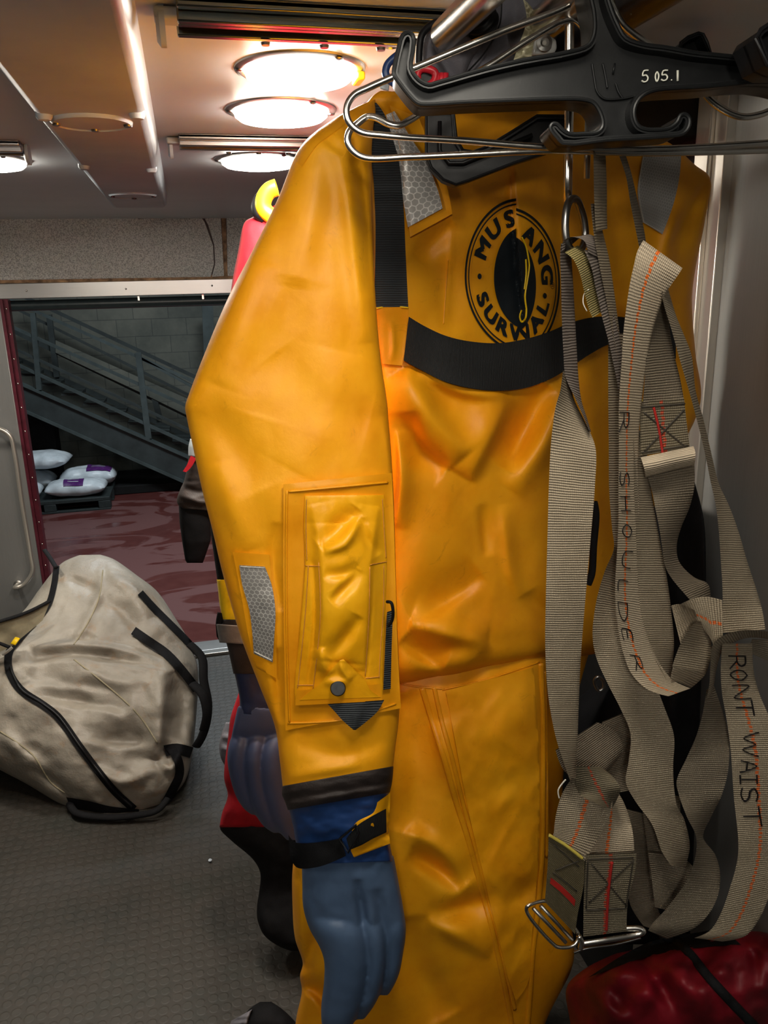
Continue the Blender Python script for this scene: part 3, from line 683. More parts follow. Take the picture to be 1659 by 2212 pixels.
# pallet with sacks
pr = onZ(240, 1100, ZG); yp = float(pr[1]); pxr = float(pr[0]); pxl = pxr-1.2
pal = thing('pallet', 'dark plastic pallet on the red wet floor carrying white sacks', 'pallet', (pxr-.6, yp+.4, ZG))
MB().box((pxl, yp, ZG+.10), (pxr, yp+.9, ZG+.14)).build('deck', M['pallet'], pal, bevel=.006)
for x in (pxl, (pxl+pxr)/2-.06, pxr-.12):
    for yy in (yp, yp+.38, yp+.76): MB().box((x, yy, ZG+.022), (x+.12, yy+.14, ZG+.10)).build('block', M['pallet'], pal, bevel=.006)
for yy in (yp, yp+.38, yp+.76): MB().box((pxl, yy, ZG), (pxr, yy+.14, ZG+.022)).build('runner', M['pallet'], pal, bevel=.004)
def sack(cx, cy, z, L, Wd, Hh, rot, label, pr=None):
    V = []; Fs = []; nu, nv = 26, 18; rnd = random.Random(label)
    ph = rnd.random()*9
    for sgn in (1, -1):
        for i in range(nv+1):
            for k in range(nu+1):
                u = k/nu*2-1; v = i/nv*2-1
                e = max(0, (1-abs(u)**3.2))**.6*max(0, (1-abs(v)**3.2))**.6
                zz = sgn*Hh/2*e + (0.10*Hh*(fbm(np.array(u*2+ph), np.array(v*2+ph))))
                zz = max(zz, -Hh/2*.9)
                V.append((u*L/2*(1-.07*abs(v)**4), v*Wd/2*(1+.05*math.sin(u*9+ph)), zz))
    N = (nu+1)*(nv+1)
    for i in range(nv):
        for k in range(nu):
            a = i*(nu+1)+k; Fs.append((a, a+1, a+nu+2, a+nu+1)); Fs.append((N+a, N+a+nu+1, N+a+nu+2, N+a+1))
    me = mesh('sack_body', V, Fs); bm = bmesh.new(); bm.from_mesh(me); bmesh.ops.remove_doubles(bm, verts=bm.verts, dist=.002); bm.to_mesh(me); bm.free(); fixn(me)
    r = thing('sack', label, 'sack', (cx, cy, z), 'white sacks on the pallet'); r.rotation_euler = (0, 0, rot)
    b = bpy.data.objects.new('sack_body', me); C.objects.link(b); b.parent = r; b.location = (0, 0, Hh/2); me.materials.append(M['sack']); me.polygons.foreach_set('use_smooth', [True]*len(me.polygons))
    if pr:
        u0, u1, v0, v1 = pr; Vp = []; Fp = []; n = 10
        for i in range(n+1):
            for k in range(n+1):
                u = u0+(u1-u0)*k/n; v = v0+(v1-v0)*i/n
                e = max(0, (1-abs(u)**3.2))**.6*max(0, (1-abs(v)**3.2))**.6
                Vp.append((u*L/2*(1-.07*abs(v)**4), v*Wd/2*(1+.05*math.sin(u*9+ph))-.004, Hh/2*e+.10*Hh*float(fbm(np.array(u*2+ph), np.array(v*2+ph)))+.006))
        for i in range(n):
            for k in range(n): a = i*(n+1)+k; Fp.append((a, a+1, a+n+2, a+n+1))
        mp_ = mesh('printed_panel', Vp, Fp); q = bpy.data.objects.new('printed_panel', mp_); C.objects.link(q); q.parent = r; q.location = (0, 0, Hh/2); mp_.materials.append(M['purple']); tag(q, 'purple printed panel')
        for kk in range(2):
            yy = v0+(v1-v0)*(.35+.3*kk); us = u0+(u1-u0)*.2; ue = u0+(u1-u0)*.75; Vt = []
            ft = []
            for j in range(9):
                u = us+(ue-us)*j/8
                for dv in (-.02, .02):
                    v = yy+dv; e = max(0, (1-abs(u)**3.2))**.6*max(0, (1-abs(v)**3.2))**.6
                    Vt.append((u*L/2*(1-.07*abs(v)**4), v*Wd/2*(1+.05*math.sin(u*9+ph))-.005, Hh/2*e+.10*Hh*float(fbm(np.array(u*2+ph), np.array(v*2+ph)))+.009))
            for j in range(8): ft.append((2*j, 2*j+1, 2*j+3, 2*j+2))
            mt = mesh('print_line', Vt, ft); q2 = bpy.data.objects.new('print_line', mt); C.objects.link(q2); q2.parent = q; mt.materials.append(M['sack'])
zb = ZG+.14
sack(pxr-.34, yp+.19, zb, .62, .36, .18, 0, 'white sack with purple panel at the front of the pallet', (-.35, .30, -.9, -.15))
sack(pxr-.98, yp+.19, zb, .60, .36, .18, 0, 'plain white sack at the left front of the pallet')
sack(pxr-.26, yp+.59, zb+.0, .60, .36, .22, 0, 'white sack with purple corner drooping over the right pallet edge', (.0, .85, -.75, .35))
sack(pxr-.90, yp+.59, zb+.0, .60, .36, .22, 0, 'plain white sack at the back left of the pallet')
sack(pxr-.74, yp+.50, zb+.265, .66, .46, .17, -.1, 'white sack lying on top of the other sacks')
L = bpy.data.lights.new('bay_light', 'AREA'); L.shape = 'RECTANGLE'; L.size = 2.5; L.size_y = 1.2; L.energy = 270; L.color = (.86, .95, 1.0)
o = bpy.data.objects.new('bay_light', L); C.objects.link(o); o.location = (.5, YB+2.2, 4.3)
# ================================================================ SUITS
def remeshed(name, objs, mat, parent, vox=.0035, it=6):
    o = join_parts(name, objs, mat, parent)
    m = o.modifiers.new('r', 'REMESH'); m.mode = 'VOXEL'; m.voxel_size = vox; m.use_smooth_shade = True
    m = o.modifiers.new('s', 'SMOOTH'); m.iterations = it; m.factor = .5
    return o
S1 = thing('immersion_suit', 'bright yellow rubbery immersion suit hanging in front, with round chest emblem and blue gloves', 'immersion suit', Q(1000, 700, 1.08), 'immersion suits on the rail')
torso_R = [
 ([(1110, 330), (1116, 480), (1124, 600), (1150, 780)], .013, 4, 70),          # overlap over the zip, sharp on its right
 ([(975, 420), (972, 560), (962, 700)], .002, 6, 6),
 ([(870, 800), (930, 900), (1000, 990)], .022, 45, 30), ([(1098, 850), (1060, 940), (1010, 1035)], .024, 70, 16),
 ([(905, 800), (1000, 845), (1095, 852)], .014, 14, 60), ([(1180, 830), (1130, 930), (1085, 1010)], -.022, 35, 25),
 ([(1230, 840), (1180, 950), (1105, 1060)], .016, 26, 30), ([(885, 890), (900, 960), (965, 1012)], -.018, 34, 16),
 ([(1040, 1090), (1052, 1200)], -.007, 10, 18), ([(1088, 1090), (1105, 1240), (1130, 1290)], .006, 12, 18),
 ([(890, 1340), (960, 1300), (1040, 1240)], -.012, 18, 50), ([(885, 1345), (970, 1370), (1055, 1385)], .016, 20, 40), ([(1055, 1385), (1000, 1440), (960, 1475)], .010, 40, 16),
 ([(1140, 1280), (1180, 1330), (1240, 1360)], -.012, 22, 22), ([(870, 1380), (920, 1420), (960, 1440)], -.014, 14, 36),
 ([(860, 930), (866, 1040), (855, 1140)], .012, 7, 22), ([(900, 560), (940, 520), (980, 480)], -.008, 24, 24), ([(890, 540), (960, 600), (980, 720)], -.008, 40, 40),
 ([(1470, 400), (1440, 560), (1420, 700)], .012, 20, 20), ([(1530, 390), (1480, 480), (1440, 560)], -.014, 12, 26), ([(1250, 560), (1330, 650), (1400, 620)], -.012, 40, 40)]
torso_R = [(p_, a_*(1.45 if abs(a_) > .005 else 1), l_, r_) for p_, a_, l_, r_ in torso_R]
torso = soft('torso', [(822, 196, .95, 1180, 215, 1.12, .03), (800, 212, .95, 1330, 262, 1.18, .05), (775, 255, .96, 1440, 305, 1.22, .06), (768, 330, .97, 1500, 355, 1.25, .065),
  (768, 400, .97, 1534, 386, 1.27, .065), (772, 500, .98, 1524, 470, 1.27, .07), (782, 640, .99, 1496, 630, 1.28, .075), (800, 760, 1.0, 1502, 760, 1.28, .075),
  (815, 880, 1.0, 1513, 870, 1.28, .08), (828, 1000, 1.01, 1455, 1000, 1.26, .08), (835, 1150, 1.01, 1390, 1150, 1.24, .08), (838, 1300, 1.01, 1345, 1280, 1.22, .085),
  (842, 1400, 1.01, 1320, 1350, 1.2, .085), (850, 1462, 1.01, 1300, 1400, 1.2, .07), (858, 1478, 1.02, 1290, 1412, 1.2, .03)],
  M['yellow'], S1, R=torso_R, nu=180, nv=240, nz=(.004, 110, 220), cr=.0008, p=.5)
leg_R = [([(870, 1500), (900, 1700), (880, 1800)], -.016, 40, 50), ([(885, 1840), (940, 1870), (1000, 1920)], -.022, 20, 34), ([(880, 1790), (960, 1850), (1010, 1925)], .012, 24, 20),
 ([(930, 1980), (1000, 1960), (1080, 1930)], -.014, 30, 20), ([(925, 1985), (990, 2020), (1060, 2060)], .012, 18, 40), ([(880, 1980), (900, 2080), (960, 2200)], -.016, 40, 40),
 ([(1060, 1620), (1100, 1560), (1150, 1540)], .005, 30, 30), ([(1040, 1720), (1090, 1690), (1150, 1700)], -.005, 26, 26), ([(1080, 1960), (1130, 1930), (1160, 1900)], -.008, 20, 20),
 ([(640, 1900), (650, 1990), (640, 2060)], .006, 12, 12), ([(690, 2010), (670, 2060), (655, 2110)], -.008, 14, 14), ([(645, 2125), (690, 2150), (720, 2212)], -.012, 10, 26), ([(940, 1560), (960, 1640), (985, 1720)], .008, 14, 30)]
leg_R = [(p_, a_*1.4, l_, r_) for p_, a_, l_, r_ in leg_R]
leg = soft('leg', [(850, 1380, 1.07, 1190, 1375, 1.12, .04), (830, 1440, 1.06, 1184, 1440, 1.12, .06), (790, 1520, 1.05, 1182, 1520, 1.11, .07), (730, 1650, 1.03, 1180, 1650, 1.10, .075), (655, 1790, 1.02, 1190, 1790, 1.10, .08),
  (634, 1860, 1.01, 1205, 1860, 1.10, .08), (632, 1960, 1.01, 1226, 1960, 1.10, .08), (638, 2030, 1.01, 1240, 2040, 1.10, .08), (654, 2080, 1.01, 1238, 2080, 1.10, .08), (648, 2108, 1.01, 1228, 2110, 1.10, .08), (652, 2140, 1.01, 1212, 2140, 1.10, .08),
  (640, 2200, 1.01, 1182, 2200, 1.10, .08), (632, 2300, 1.01, 1150, 2300, 1.09, .08), (660, 2480, 1.03, 1110, 2480, 1.09, .08)],
  M['yellow'], S1, R=leg_R, nu=130, nv=200, nz=(.0045, 110, 190), cr=.0012, crs=90, p=.5)
leg2 = soft('leg', [(980, 1400, 1.22, 1280, 1385, 1.26, .03), (990, 1600, 1.22, 1225, 1600, 1.26, .05), (1000, 1900, 1.22, 1205, 1900, 1.26, .05), (1000, 2200, 1.22, 1160, 2200, 1.26, .05), (1000, 2380, 1.22, 1150, 2380, 1.26, .05)], M['yellow'], S1, nu=30, nv=60)
soft('boot', [(650, 2450, 1.04, 1120, 2450, 1.1, .085), (640, 2550, 1.04, 1120, 2550, 1.1, .09), (620, 2630, 1.03, 1110, 2620, 1.09, .09)], M['black_fabric'], S1, nu=40, nv=30)
soft('boot', [(990, 2340, 1.22, 1160, 2340, 1.26, .055), (980, 2440, 1.22, 1160, 2440, 1.26, .06), (960, 2490, 1.21, 1150, 2490, 1.25, .06)], M['black_fabric'], S1, nu=30, nv=24)
# far shoulder and sleeve of the same suit
sleeve_R = [
 ([(712, 262), (745, 380), (770, 560), (795, 740)], .012, 22, 34), ([(770, 330), (790, 480), (800, 640)], -.010, 16, 12), ([(690, 300), (665, 480), (640, 620)], .006, 40, 30),
 ([(560, 560), (520, 700), (470, 830)], .008, 40, 40), ([(640, 600), (600, 760), (560, 900)], -.006, 60, 60), ([(740, 760), (700, 900), (640, 1020)], .005, 70, 50),
 ([(420, 880), (500, 950), (560, 1060)], -.007, 40, 50), ([(600, 760), (690, 860), (800, 900)], -.005, 50, 50), ([(470, 1000), (500, 1100), (540, 1190)], .006, 26, 30),
 ([(600, 1130), (590, 1220), (606, 1320)], -.007, 16, 14), ([(598, 1400), (602, 1480), (608, 1560)], -.010, 12, 18), ([(830, 900), (846, 990), (850, 1060)], .006, 10, 10),
 ([(640, 1600), (740, 1630), (840, 1590)], -.006, 20, 30), ([(620, 1680), (700, 1665), (780, 1650)], .004, 10, 16), ([(690, 270), (705, 300), (745, 330)], -.006, 9, 14), ([(740, 250), (760, 300), (768, 360)], -.007, 8, 12)]
sleeve = soft('sleeve', [(790, 222, .93, 812, 214, .94, .012), (745, 243, .92, 812, 240, .94, .025), (705, 268, .91, 806, 280, .93, .038), (668, 296, .90, 803, 330, .92, .046), (640, 332, .90, 804, 390, .92, .05), (600, 430, .90, 805, 470, .91, .054),
  (545, 542, .89, 807, 560, .91, .056), (492, 645, .89, 812, 655, .90, .058), (441, 766, .89, 822, 770, .90, .058), (408, 852, .885, 834, 852, .90, .058), (400, 878, .885, 837, 876, .90, .058), (404, 905, .885, 839, 905, .90, .058), (416, 962, .885, 844, 962, .895, .058), (437, 1060, .88, 850, 1060, .89, .058),
  (460, 1150, .88, 853, 1150, .89, .056), (480, 1235, .88, 855, 1235, .89, .056), (520, 1375, .875, 859, 1370, .885, .054), (560, 1480, .87, 863, 1470, .88, .052),
  (594, 1570, .865, 862, 1550, .875, .05), (604, 1640, .86, 854, 1615, .87, .05), (612, 1712, .86, 848, 1668, .87, .05)],
  M['yellow'], S1, R=sleeve_R, nu=150, nv=300, nz=(.0028, 130, 300), cr=.0005, p=.55)
# seam tape along the outer shoulder
SF = Surf(sleeve); TF = Surf(torso); LF = Surf(leg)
sheet('seam_tape', [(745, 245, 760, 256), (700, 272, 716, 290), (668, 297, 686, 312), (650, 322, 668, 336), (638, 346, 652, 360)], M['yellow_seam'], S1, SF, off=.001, nu=4, nv=30)
# cuffs and glove
cuff = soft('cuff', [(610, 1698, .86, 850, 1655, .87, .054), (609, 1715, .86, 849, 1672, .87, .056), (614, 1728, .86, 847, 1690, .87, .053), (618, 1738, .86, 845, 1700, .87, .056), (622, 1750, .86, 842, 1712, .87, .05)], M['brown_black'], S1, nu=50, nv=24, nz=(.0015, 40, 20), p=.5)
gc = soft('glove_cuff', [(622, 1738, .86, 842, 1700, .87, .047), (632, 1780, .865, 838, 1760, .87, .045), (641, 1830, .865, 842, 1820, .872, .045), (652, 1868, .865, 850, 1860, .875, .046)], M['glove_cuff'], S1, R=[([(700, 1760), (760, 1790), (800, 1770)], .006, 30, 30), ([(640, 1800), (700, 1820), (740, 1800)], -.006, 16, 20)], nu=50, nv=50, nz=(.003, 50, 40), p=.55)
t_ = M['glove']
gp = [soft('g', [(652, 1858, .868, 850, 1848, .878, .044), (653, 1910, .87, 858, 1890, .88, .045), (655, 1960, .87, 868, 1945, .88, .045), (668, 2005, .87, 875, 1990, .88, .042), (690, 2045, .87, 875, 2035, .88, .036), (700, 2070, .87, 868, 2060, .88, .024)], t_, S1, R=[([(770, 1900), (784, 1980), (792, 2060)], -.014, 10, 10), ([(815, 1920), (826, 1990), (831, 2050)], -.010, 12, 12)], nu=60, nv=60, nz=(.003, 60, 80)),
 soft('g', [(665, 1955, .895, 760, 1945, .895, .030), (664, 1985, .872, 776, 1980, .872, .038), (676, 2015, .862, 790, 2010, .862, .040), (699, 2070, .86, 797, 2065, .86, .040), (700, 2120, .86, 794, 2115, .86, .038), (694, 2172, .86, 783, 2168, .86, .034), (696, 2215, .86, 764, 2210, .86, .028), (710, 2246, .86, 744, 2244, .86, .010)], t_, S1, nu=40, nv=50, nz=(.001, 50, 50), p=.7),
 soft('g', [(760, 1955, .90, 820, 1945, .90, .028), (768, 1990, .876, 828, 1985, .876, .034), (780, 2030, .868, 834, 2025, .868, .036), (788, 2090, .868, 834, 2085, .868, .034), (780, 2140, .868, 824, 2138, .868, .030), (768, 2178, .868, 806, 2176, .868, .024), (766, 2202, .868, 786, 2202, .868, .010)], t_, S1, nu=36, nv=50, nz=(.001, 50, 50), p=.7),
 soft('g', [(812, 1940, .905, 866, 1930, .905, .026), (814, 1975, .884, 872, 1968, .884, .030), (824, 2010, .878, 877, 2005, .878, .032), (830, 2060, .878, 871, 2058, .878, .028), (828, 2105, .878, 862, 2104, .878, .024), (822, 2136, .878, 848, 2135, .878, .016), (824, 2150, .878, 838, 2150, .878, .007)], t_, S1, nu=36, nv=50, nz=(.001, 50, 50), p=.7),
 soft('g', [(690, 1930, .90, 770, 1930, .90, .03), (700, 2010, .925, 760, 2010, .925, .026), (715, 2070, .935, 762, 2070, .935, .022), (728, 2105, .935, 752, 2105, .935, .010)], t_, S1, nu=30, nv=40, nz=(.001, 50, 50), p=.7)]
remeshed('glove', gp, t_, S1, .0024, 3)
GF = Surf(cuff, gc)
sheet('wrist_tab', [(815, 1733, 843, 1713), (806, 1756, 842, 1752), (765, 1782, 838, 1797), (757, 1832, 840, 1800), (765, 1852, 843, 1822)], M['yellow_pocket'], S1, GF, off=.007, nu=14, nv=30, R=[([(800, 1760), (810, 1810)], .004, 20, 20)], bl=3)
sheet('wrist_strap', [(834, 1747, 835, 1798), (800, 1765, 805, 1812), (770, 1785, 780, 1826), (748, 1812, 755, 1836)], M['web_black2'], S1, GF, off=.011, nu=8, nv=20, bl=3)
sheet('wrist_strap', [(623, 1803, 627, 1852), (637, 1819, 641, 1874), (680, 1820, 690, 1872), (738, 1811, 747, 1849)], M['black_fabric'], S1, GF, off=.009, thick=.003, nu=8, nv=24, bl=4)
pxtube('strap_slider', [(734, 1812, .806), (770, 1782, .806), (775, 1800, .806), (752, 1842, .806)], .0016, M['black_gloss'], S1, closed=True, smooth=False, n=8)
# sleeve pocket
base = sheet('pocket_base', [(612, 1046, 846, 1022), (612, 1120, 850, 1110), (612, 1250, 854, 1240), (614, 1400, 858, 1380), (617, 1578, 866, 1530)], M['yellow_seam'], S1, SF, off=.006, thick=.002, nu=30, nv=60, bl=12, nz=(.0015, 60, 90),
   R=[([(850, 1060), (858, 1300), (864, 1500)], .006, 10, 14), ([(617, 1060), (614, 1560)], .003, 8, 8), ([(660, 1572), (780, 1560), (866, 1528)], .004, 10, 10), ([(620, 1058), (740, 1050), (845, 1034)], .003, 8, 8)])
for pts in ([(620, 1060), (618, 1200), (620, 1400), (626, 1562)], [(622, 1562), (740, 1555), (855, 1520)], [(624, 1062), (730, 1052), (838, 1042)]):
    pxtube('seam_ridge', pts, .0013, M['yellow_seam'], base if False else S1, surf=Surf(base), off=.0005, n=6)
PB = Surf(base)
pk = sheet('pocket', [(659, 1071, 829, 1069), (657, 1130, 832, 1130), (659, 1215, 836, 1212), (653, 1300, 833, 1300), (644, 1400, 829, 1400), (637, 1478, 827, 1470), (638, 1523, 825, 1513)], M['yellow_pocket'], S1, PB, off=.003, thick=.003, nu=70, nv=150, bl=8, puff=.006, nz=(.0015, 40, 60),
   R=[([(675, 1090), (695, 1200), (700, 1320), (690, 1450)], .009, 12, 45), ([(815, 1095), (800, 1200), (795, 1320), (785, 1450)], .009, 45, 10), ([(742, 1130), (742, 1300), (732, 1430)], .016, 55, 50),
      ([(690, 1180), (730, 1150), (775, 1100)], -.010, 12, 22), ([(700, 1190), (745, 1175), (775, 1120)], .009, 10, 26), ([(780, 1120), (790, 1160), (815, 1200)], -.006, 14, 12), ([(700, 1240), (740, 1240), (775, 1220)], -.006, 10, 14),
      ([(715, 1300), (760, 1255), (775, 1230)], -.008, 14, 10), ([(710, 1420), (745, 1380), (775, 1330)], -.008, 14, 18), ([(690, 1400), (700, 1440), (712, 1460)], .008, 12, 12), ([(676, 1210), (680, 1350), (662, 1500)], -.004, 5, 5), ([(806, 1210), (800, 1350), (790, 1470)], -.004, 5, 5)])
PK = Surf(pk)
fl = sheet('pocket_flap', [(648, 1512, 822, 1506), (668, 1494, 800, 1490), (690, 1478, 790, 1472), (712, 1450, 778, 1458), (735, 1426, 742, 1424)], M['yellow_pocket'], S1, PK, off=.005, nu=24, nv=40, bl=3, R=[([(735, 1425), (740, 1450), (760, 1470)], .006, 6, 14), ([(700, 1470), (722, 1475), (760, 1470)], .004, 10, 10)])
for rows_ in ([(640, 1492, 822, 1478), (638, 1524, 826, 1514)],): sheet('pocket_hem', rows_, M['yellow_seam'], S1, PK, off=.0045, nu=20, nv=6, smoothrows=False, bl=2)
for pts in ([(662, 1078), (661, 1140), (663, 1210)], [(666, 1222), (660, 1320), (650, 1420), (643, 1486)], [(688, 1215), (692, 1330), (676, 1490)], [(826, 1078), (830, 1150), (834, 1205)], [(829, 1222), (828, 1320), (822, 1400), (819, 1465)], [(799, 1225), (797, 1330), (789, 1460)],
            [(659, 1222), (690, 1223)], [(800, 1220), (836, 1213)], [(642, 1480), (676, 1480)], [(790, 1465), (820, 1462)], [(700, 1503), (770, 1497), (815, 1492)]):
    pxtube('stitching', pts, .0005, M['thread_orange'], S1, surf=PK, off=.0008, n=5)
c = Q(730, 1487, float(PK.d([730], [1487])[0])-.010); n_ = (CAM-c)/np.linalg.norm(CAM-c)
Mt = Matrix.Translation(c) @ Vector(n_).to_track_quat('Z', 'Y').to_matrix().to_4x4()
MB().lathe([(.0088, -.004), (.0088, .001), (.0078, .0028), (.005, .0030), (.0015, .0026)], 28, Mt).build('snap', M['black_gloss'], S1)
sheet('webbing_loop', [(708, 1521, 830, 1512), (722, 1536, 816, 1536), (742, 1558, 790, 1560), (764, 1577, 768, 1577)], M['web_black'], S1, PB, off=.008, nu=10, nv=24, bl=3, R=[([(770, 1520), (768, 1575)], .004, 8, 10)])
sheet('webbing_loop', [(836, 1322, 849, 1318), (832, 1400, 846, 1398), (828, 1490, 844, 1488)], M['web_black'], S1, PB, off=.006, nu=6, nv=24, bl=2)
pxtube('cord_loop', [(836, 1300, .82), (845, 1302, .815), (849, 1320, .815), (846, 1342, .82), (838, 1352, .822)], .0018, M['black_fabric'], S1)
pb2 = sheet('patch_base', [(503, 1193, 582, 1198), (520, 1280, 590, 1290), (538, 1380, 597, 1395), (553, 1442, 598, 1466)], M['yellow_seam'], S1, SF, off=.003, nu=14, nv=40, bl=6, nz=(.001, 40, 40))
hp_ = sheet('reflective_patch', [(517, 1221, 572, 1224), (523, 1262, 587, 1265), (538, 1315, 595, 1322), (545, 1368, 592, 1380), (548, 1412, 589, 1431)], M['honey_small'], S1, Surf(pb2), off=.0022, nu=16, nv=50, bl=3, nz=(.0018, 30, 30))
for pts in ([(519, 1224), (571, 1227)], [(550, 1408), (587, 1427)]): pxtube('stitching', pts, .0006, M['thread_white'], S1, surf=Surf(hp_), off=.0005, n=5)
# left collar flap with honeycomb tape, far shoulder tape
cf = sheet('collar_flap', [(842, 228, 905, 255), (858, 290, 925, 305), (868, 350, 945, 345), (874, 420, 966, 405), (886, 512, 977, 462)], M['yellow'], S1, TF, off=.010, thick=.003, nu=20, nv=50, bl=10, R=[([(930, 300), (960, 400), (976, 460)], .006, 8, 14)])
hq = sheet('reflective_patch', [(834, 248, 852, 240), (847, 300, 893, 306), (858, 345, 920, 348), (866, 400, 942, 400), (873, 445, 950, 425), (881, 491, 956, 450)], M['honey'], S1, Surf(cf, torso), off=.004, nu=16, nv=50, bl=6, nz=(.0015, 40, 40))
hr = sheet('reflective_patch', [(1392, 322, 1472, 325), (1384, 360, 1468, 380), (1377, 416, 1455, 440), (1388, 480, 1431, 506)], M['honey_grey'], S1, TF, off=.006, thick=.003, nu=14, nv=36, bl=8, nz=(.002, 40, 40))
pxtube('stitching', [(1392, 330), (1386, 360), (1380, 416), (1391, 480)], .0008, M['thread_white'], S1, surf=Surf(hr), off=.0008, n=5)
pxtube('stitching', [(1391, 480), (1430, 502)], .0008, M['thread_white'], S1, surf=Surf(hr), off=.0008, n=5)
# shoulder webbing, its yellow tab, wide black chest strap
BL = Surf(torso, cf, hq)
sheet('shoulder_strap', [(789, 221, 813, 222), (772, 235, 824, 236), (764, 250, 834, 254), (772, 285, 846, 292), (800, 345, 861, 345), (810, 451, 872, 451), (811, 542, 876, 542), (808, 664, 882, 664)], M['web_black'], S1, BL, off=.005, nu=12, nv=90, bl=8, R=[([(764, 262), (800, 268), (840, 262)], -.005, 8, 10)])
tb = sheet('strap_tab', [(808, 664, 883, 663), (812, 700, 880, 700), (820, 750, 875, 755), (826, 786, 869, 790)], M['yellow_seam'], S1, TF, off=.006, nu=16, nv=30, bl=4, nz=(.001, 30, 30), R=[([(845, 690), (850, 740), (846, 780)], .003, 6, 6)])
pxtube('tab_edge', [(808, 667), (845, 662), (882, 665)], .0010, M['yellow_bright'], S1, surf=Surf(tb, torso), off=.0015, n=6)
TB = Surf(torso)
ch = sheet('chest_strap', [(883, 684, 872, 779), (920, 706, 915, 802), (965, 726, 960, 824), (1020, 738, 1020, 839), (1080, 741, 1075, 844), (1140, 731, 1135, 838), (1190, 715, 1190, 818), (1225, 700, 1228, 796), (1270, 687, 1275, 765), (1320, 683, 1325, 742), (1400, 692, 1400, 760), (1460, 700, 1460, 775)], M['web_black2'], S1, TB, off=.016, thick=.003, nu=12, nv=90, bl=24)
# front seams of the leg
pn = sheet('leg_panel', [(963, 1492, 1152, 1442), (983, 1600, 1163, 1600), (1018, 1780, 1165, 1780), (1040, 1870, 1163, 1860), (1062, 1965, 1155, 1950), (1088, 2070, 1146, 2060), (1100, 2120, 1142, 2118), (1116, 2166, 1124, 2152)], M['yellow'], S1, LF, off=.004, thick=.003, nu=30, nv=90, bl=3, cr=.0035)
PN = Surf(pn, leg)
pxtube('leg_seam', [(912, 1486), (935, 1560), (960, 1640), (985, 1730), (1010, 1810), (1035, 1900), (1055, 1975), (1075, 2060), (1090, 2130), (1105, 2212), (1112, 2300)], .0045, M['yellow_seam'], S1, surf=LF, off=0, n=10, flat=.7)
pxtube('leg_seam', [(938, 1484), (955, 1560), (978, 1645), (1000, 1735), (1024, 1820), (1046, 1905), (1064, 1975), (1082, 2050), (1098, 2120), (1112, 2180)], .0035, M['yellow_seam'], S1, surf=LF, off=0, n=10, flat=.7)
pxtube('leg_seam', [(1168, 1432), (1172, 1550), (1172, 1700), (1170, 1850), (1162, 1960), (1150, 2060), (1146, 2130), (1140, 2212)], .0050, M['yellow_seam'], S1, surf=LF, off=.001, n=10, flat=.8)
pxtube('leg_seam', [(1176, 1450), (1180, 1600), (1181, 1750), (1180, 1850)], .0028, M['yellow_seam'], S1, surf=LF, off=.001, n=8)
for pts in ([(955, 1490), (1050, 1468), (1165, 1430)], [(866, 1477), (900, 1483), (960, 1488)]): pxtube('waist_seam', pts, .0014, M['yellow_seam'], S1, surf=Surf(leg, torso), off=.0005, n=6)
pxtube('front_seam', [(968, 560), (962, 640), (958, 700)], .0009, M['yellow_seam'], S1, surf=TF, off=.0002, n=6)

# ---- round chest emblem with lettering, printed across the overlap of the zip
A0, A1 = -.06, .17
def lg(a, b):
    if a <= A0: return 1115+(a-A0)*117+(.0 if b > 0 else (b*b)*14), 597-b*167
    return 1115+(a-A1)*113+(max(0, -b)**1.5)*6, 612-b*163
def text_geo(s, size=1.0, off=.0, cuts=2):
    cu = bpy.data.curves.new('t', 'FONT'); cu.body = s; cu.size = size; cu.align_x = 'CENTER'; cu.align_y = 'CENTER'; cu.offset = off; cu.resolution_u = 6
    o = bpy.data.objects.new('t', cu); C.objects.link(o); dg = bpy.context.evaluated_depsgraph_get(); me = bpy.data.meshes.new_from_object(o.evaluated_get(dg))
    bm = bmesh.new(); bm.from_mesh(me); bmesh.ops.remove_doubles(bm, verts=bm.verts, dist=1e-5); bmesh.ops.triangulate(bm, faces=bm.faces)
    for _ in range(cuts):
        el = [e for e in bm.edges if e.calc_length() > size*.10]
        if el: bmesh.ops.subdivide_edges(bm, edges=el, cuts=1); bmesh.ops.triangulate(bm, faces=bm.faces)
    V = [(v.co.x, v.co.y) for v in bm.verts]; bm.verts.index_update(); Fs = [[v.index for v in f.verts] for f in bm.faces]; bm.free()
    C.objects.unlink(o); bpy.data.objects.remove(o); return V, Fs
LV = []; LFc = []
def addl(V, Fs):
    k = len(LV); LV.extend(V); LFc.extend([[i+k for i in f] for f in Fs])
def arc_letter(ch_, ang, r, size, inward=False, wx=1.22):
    V, Fs = text_geo(ch_, size, 0); th = math.radians(ang)
    for ox, oy in (((-.016, -.010), (.016, -.010), (-.016, .010), (.016, .010), (0, 0)) if size > .15 else ((0, 0),)):
        out = []
        for x, y in V:
            x = x*wx+ox; y = y+oy
            if not inward: out.append(((r+y)*math.cos(th-x/r), (r+y)*math.sin(th-x/r)))
            else: out.append(((r-y)*math.cos(th+x/r), (r-y)*math.sin(th+x/r)))
        addl(out, Fs)
for i, s in enumerate('MUS ANG'):      # the T lies in the fold of the zip
    if s != ' ': arc_letter(s, 152-i*24.0, .755, .30)
for i, s in enumerate('SURVIVAL'): arc_letter(s, 203+i*18.7, .755, .28, True)
arc_letter('®', 358, .86, .10)
def ring(r0, r1, n=160, a0=0, a1=360):
    V = []; Fs = []
    for k in range(n+1):
        t = math.radians(a0+(a1-a0)*k/n); V += [(r0*math.cos(t), r0*math.sin(t)), (r1*math.cos(t), r1*math.sin(t))]
    for k in range(n): Fs.append([2*k, 2*k+1, 2*k+3, 2*k+2])
    addl(V, Fs)
ring(.975, 1.01); ring(.925, .945)
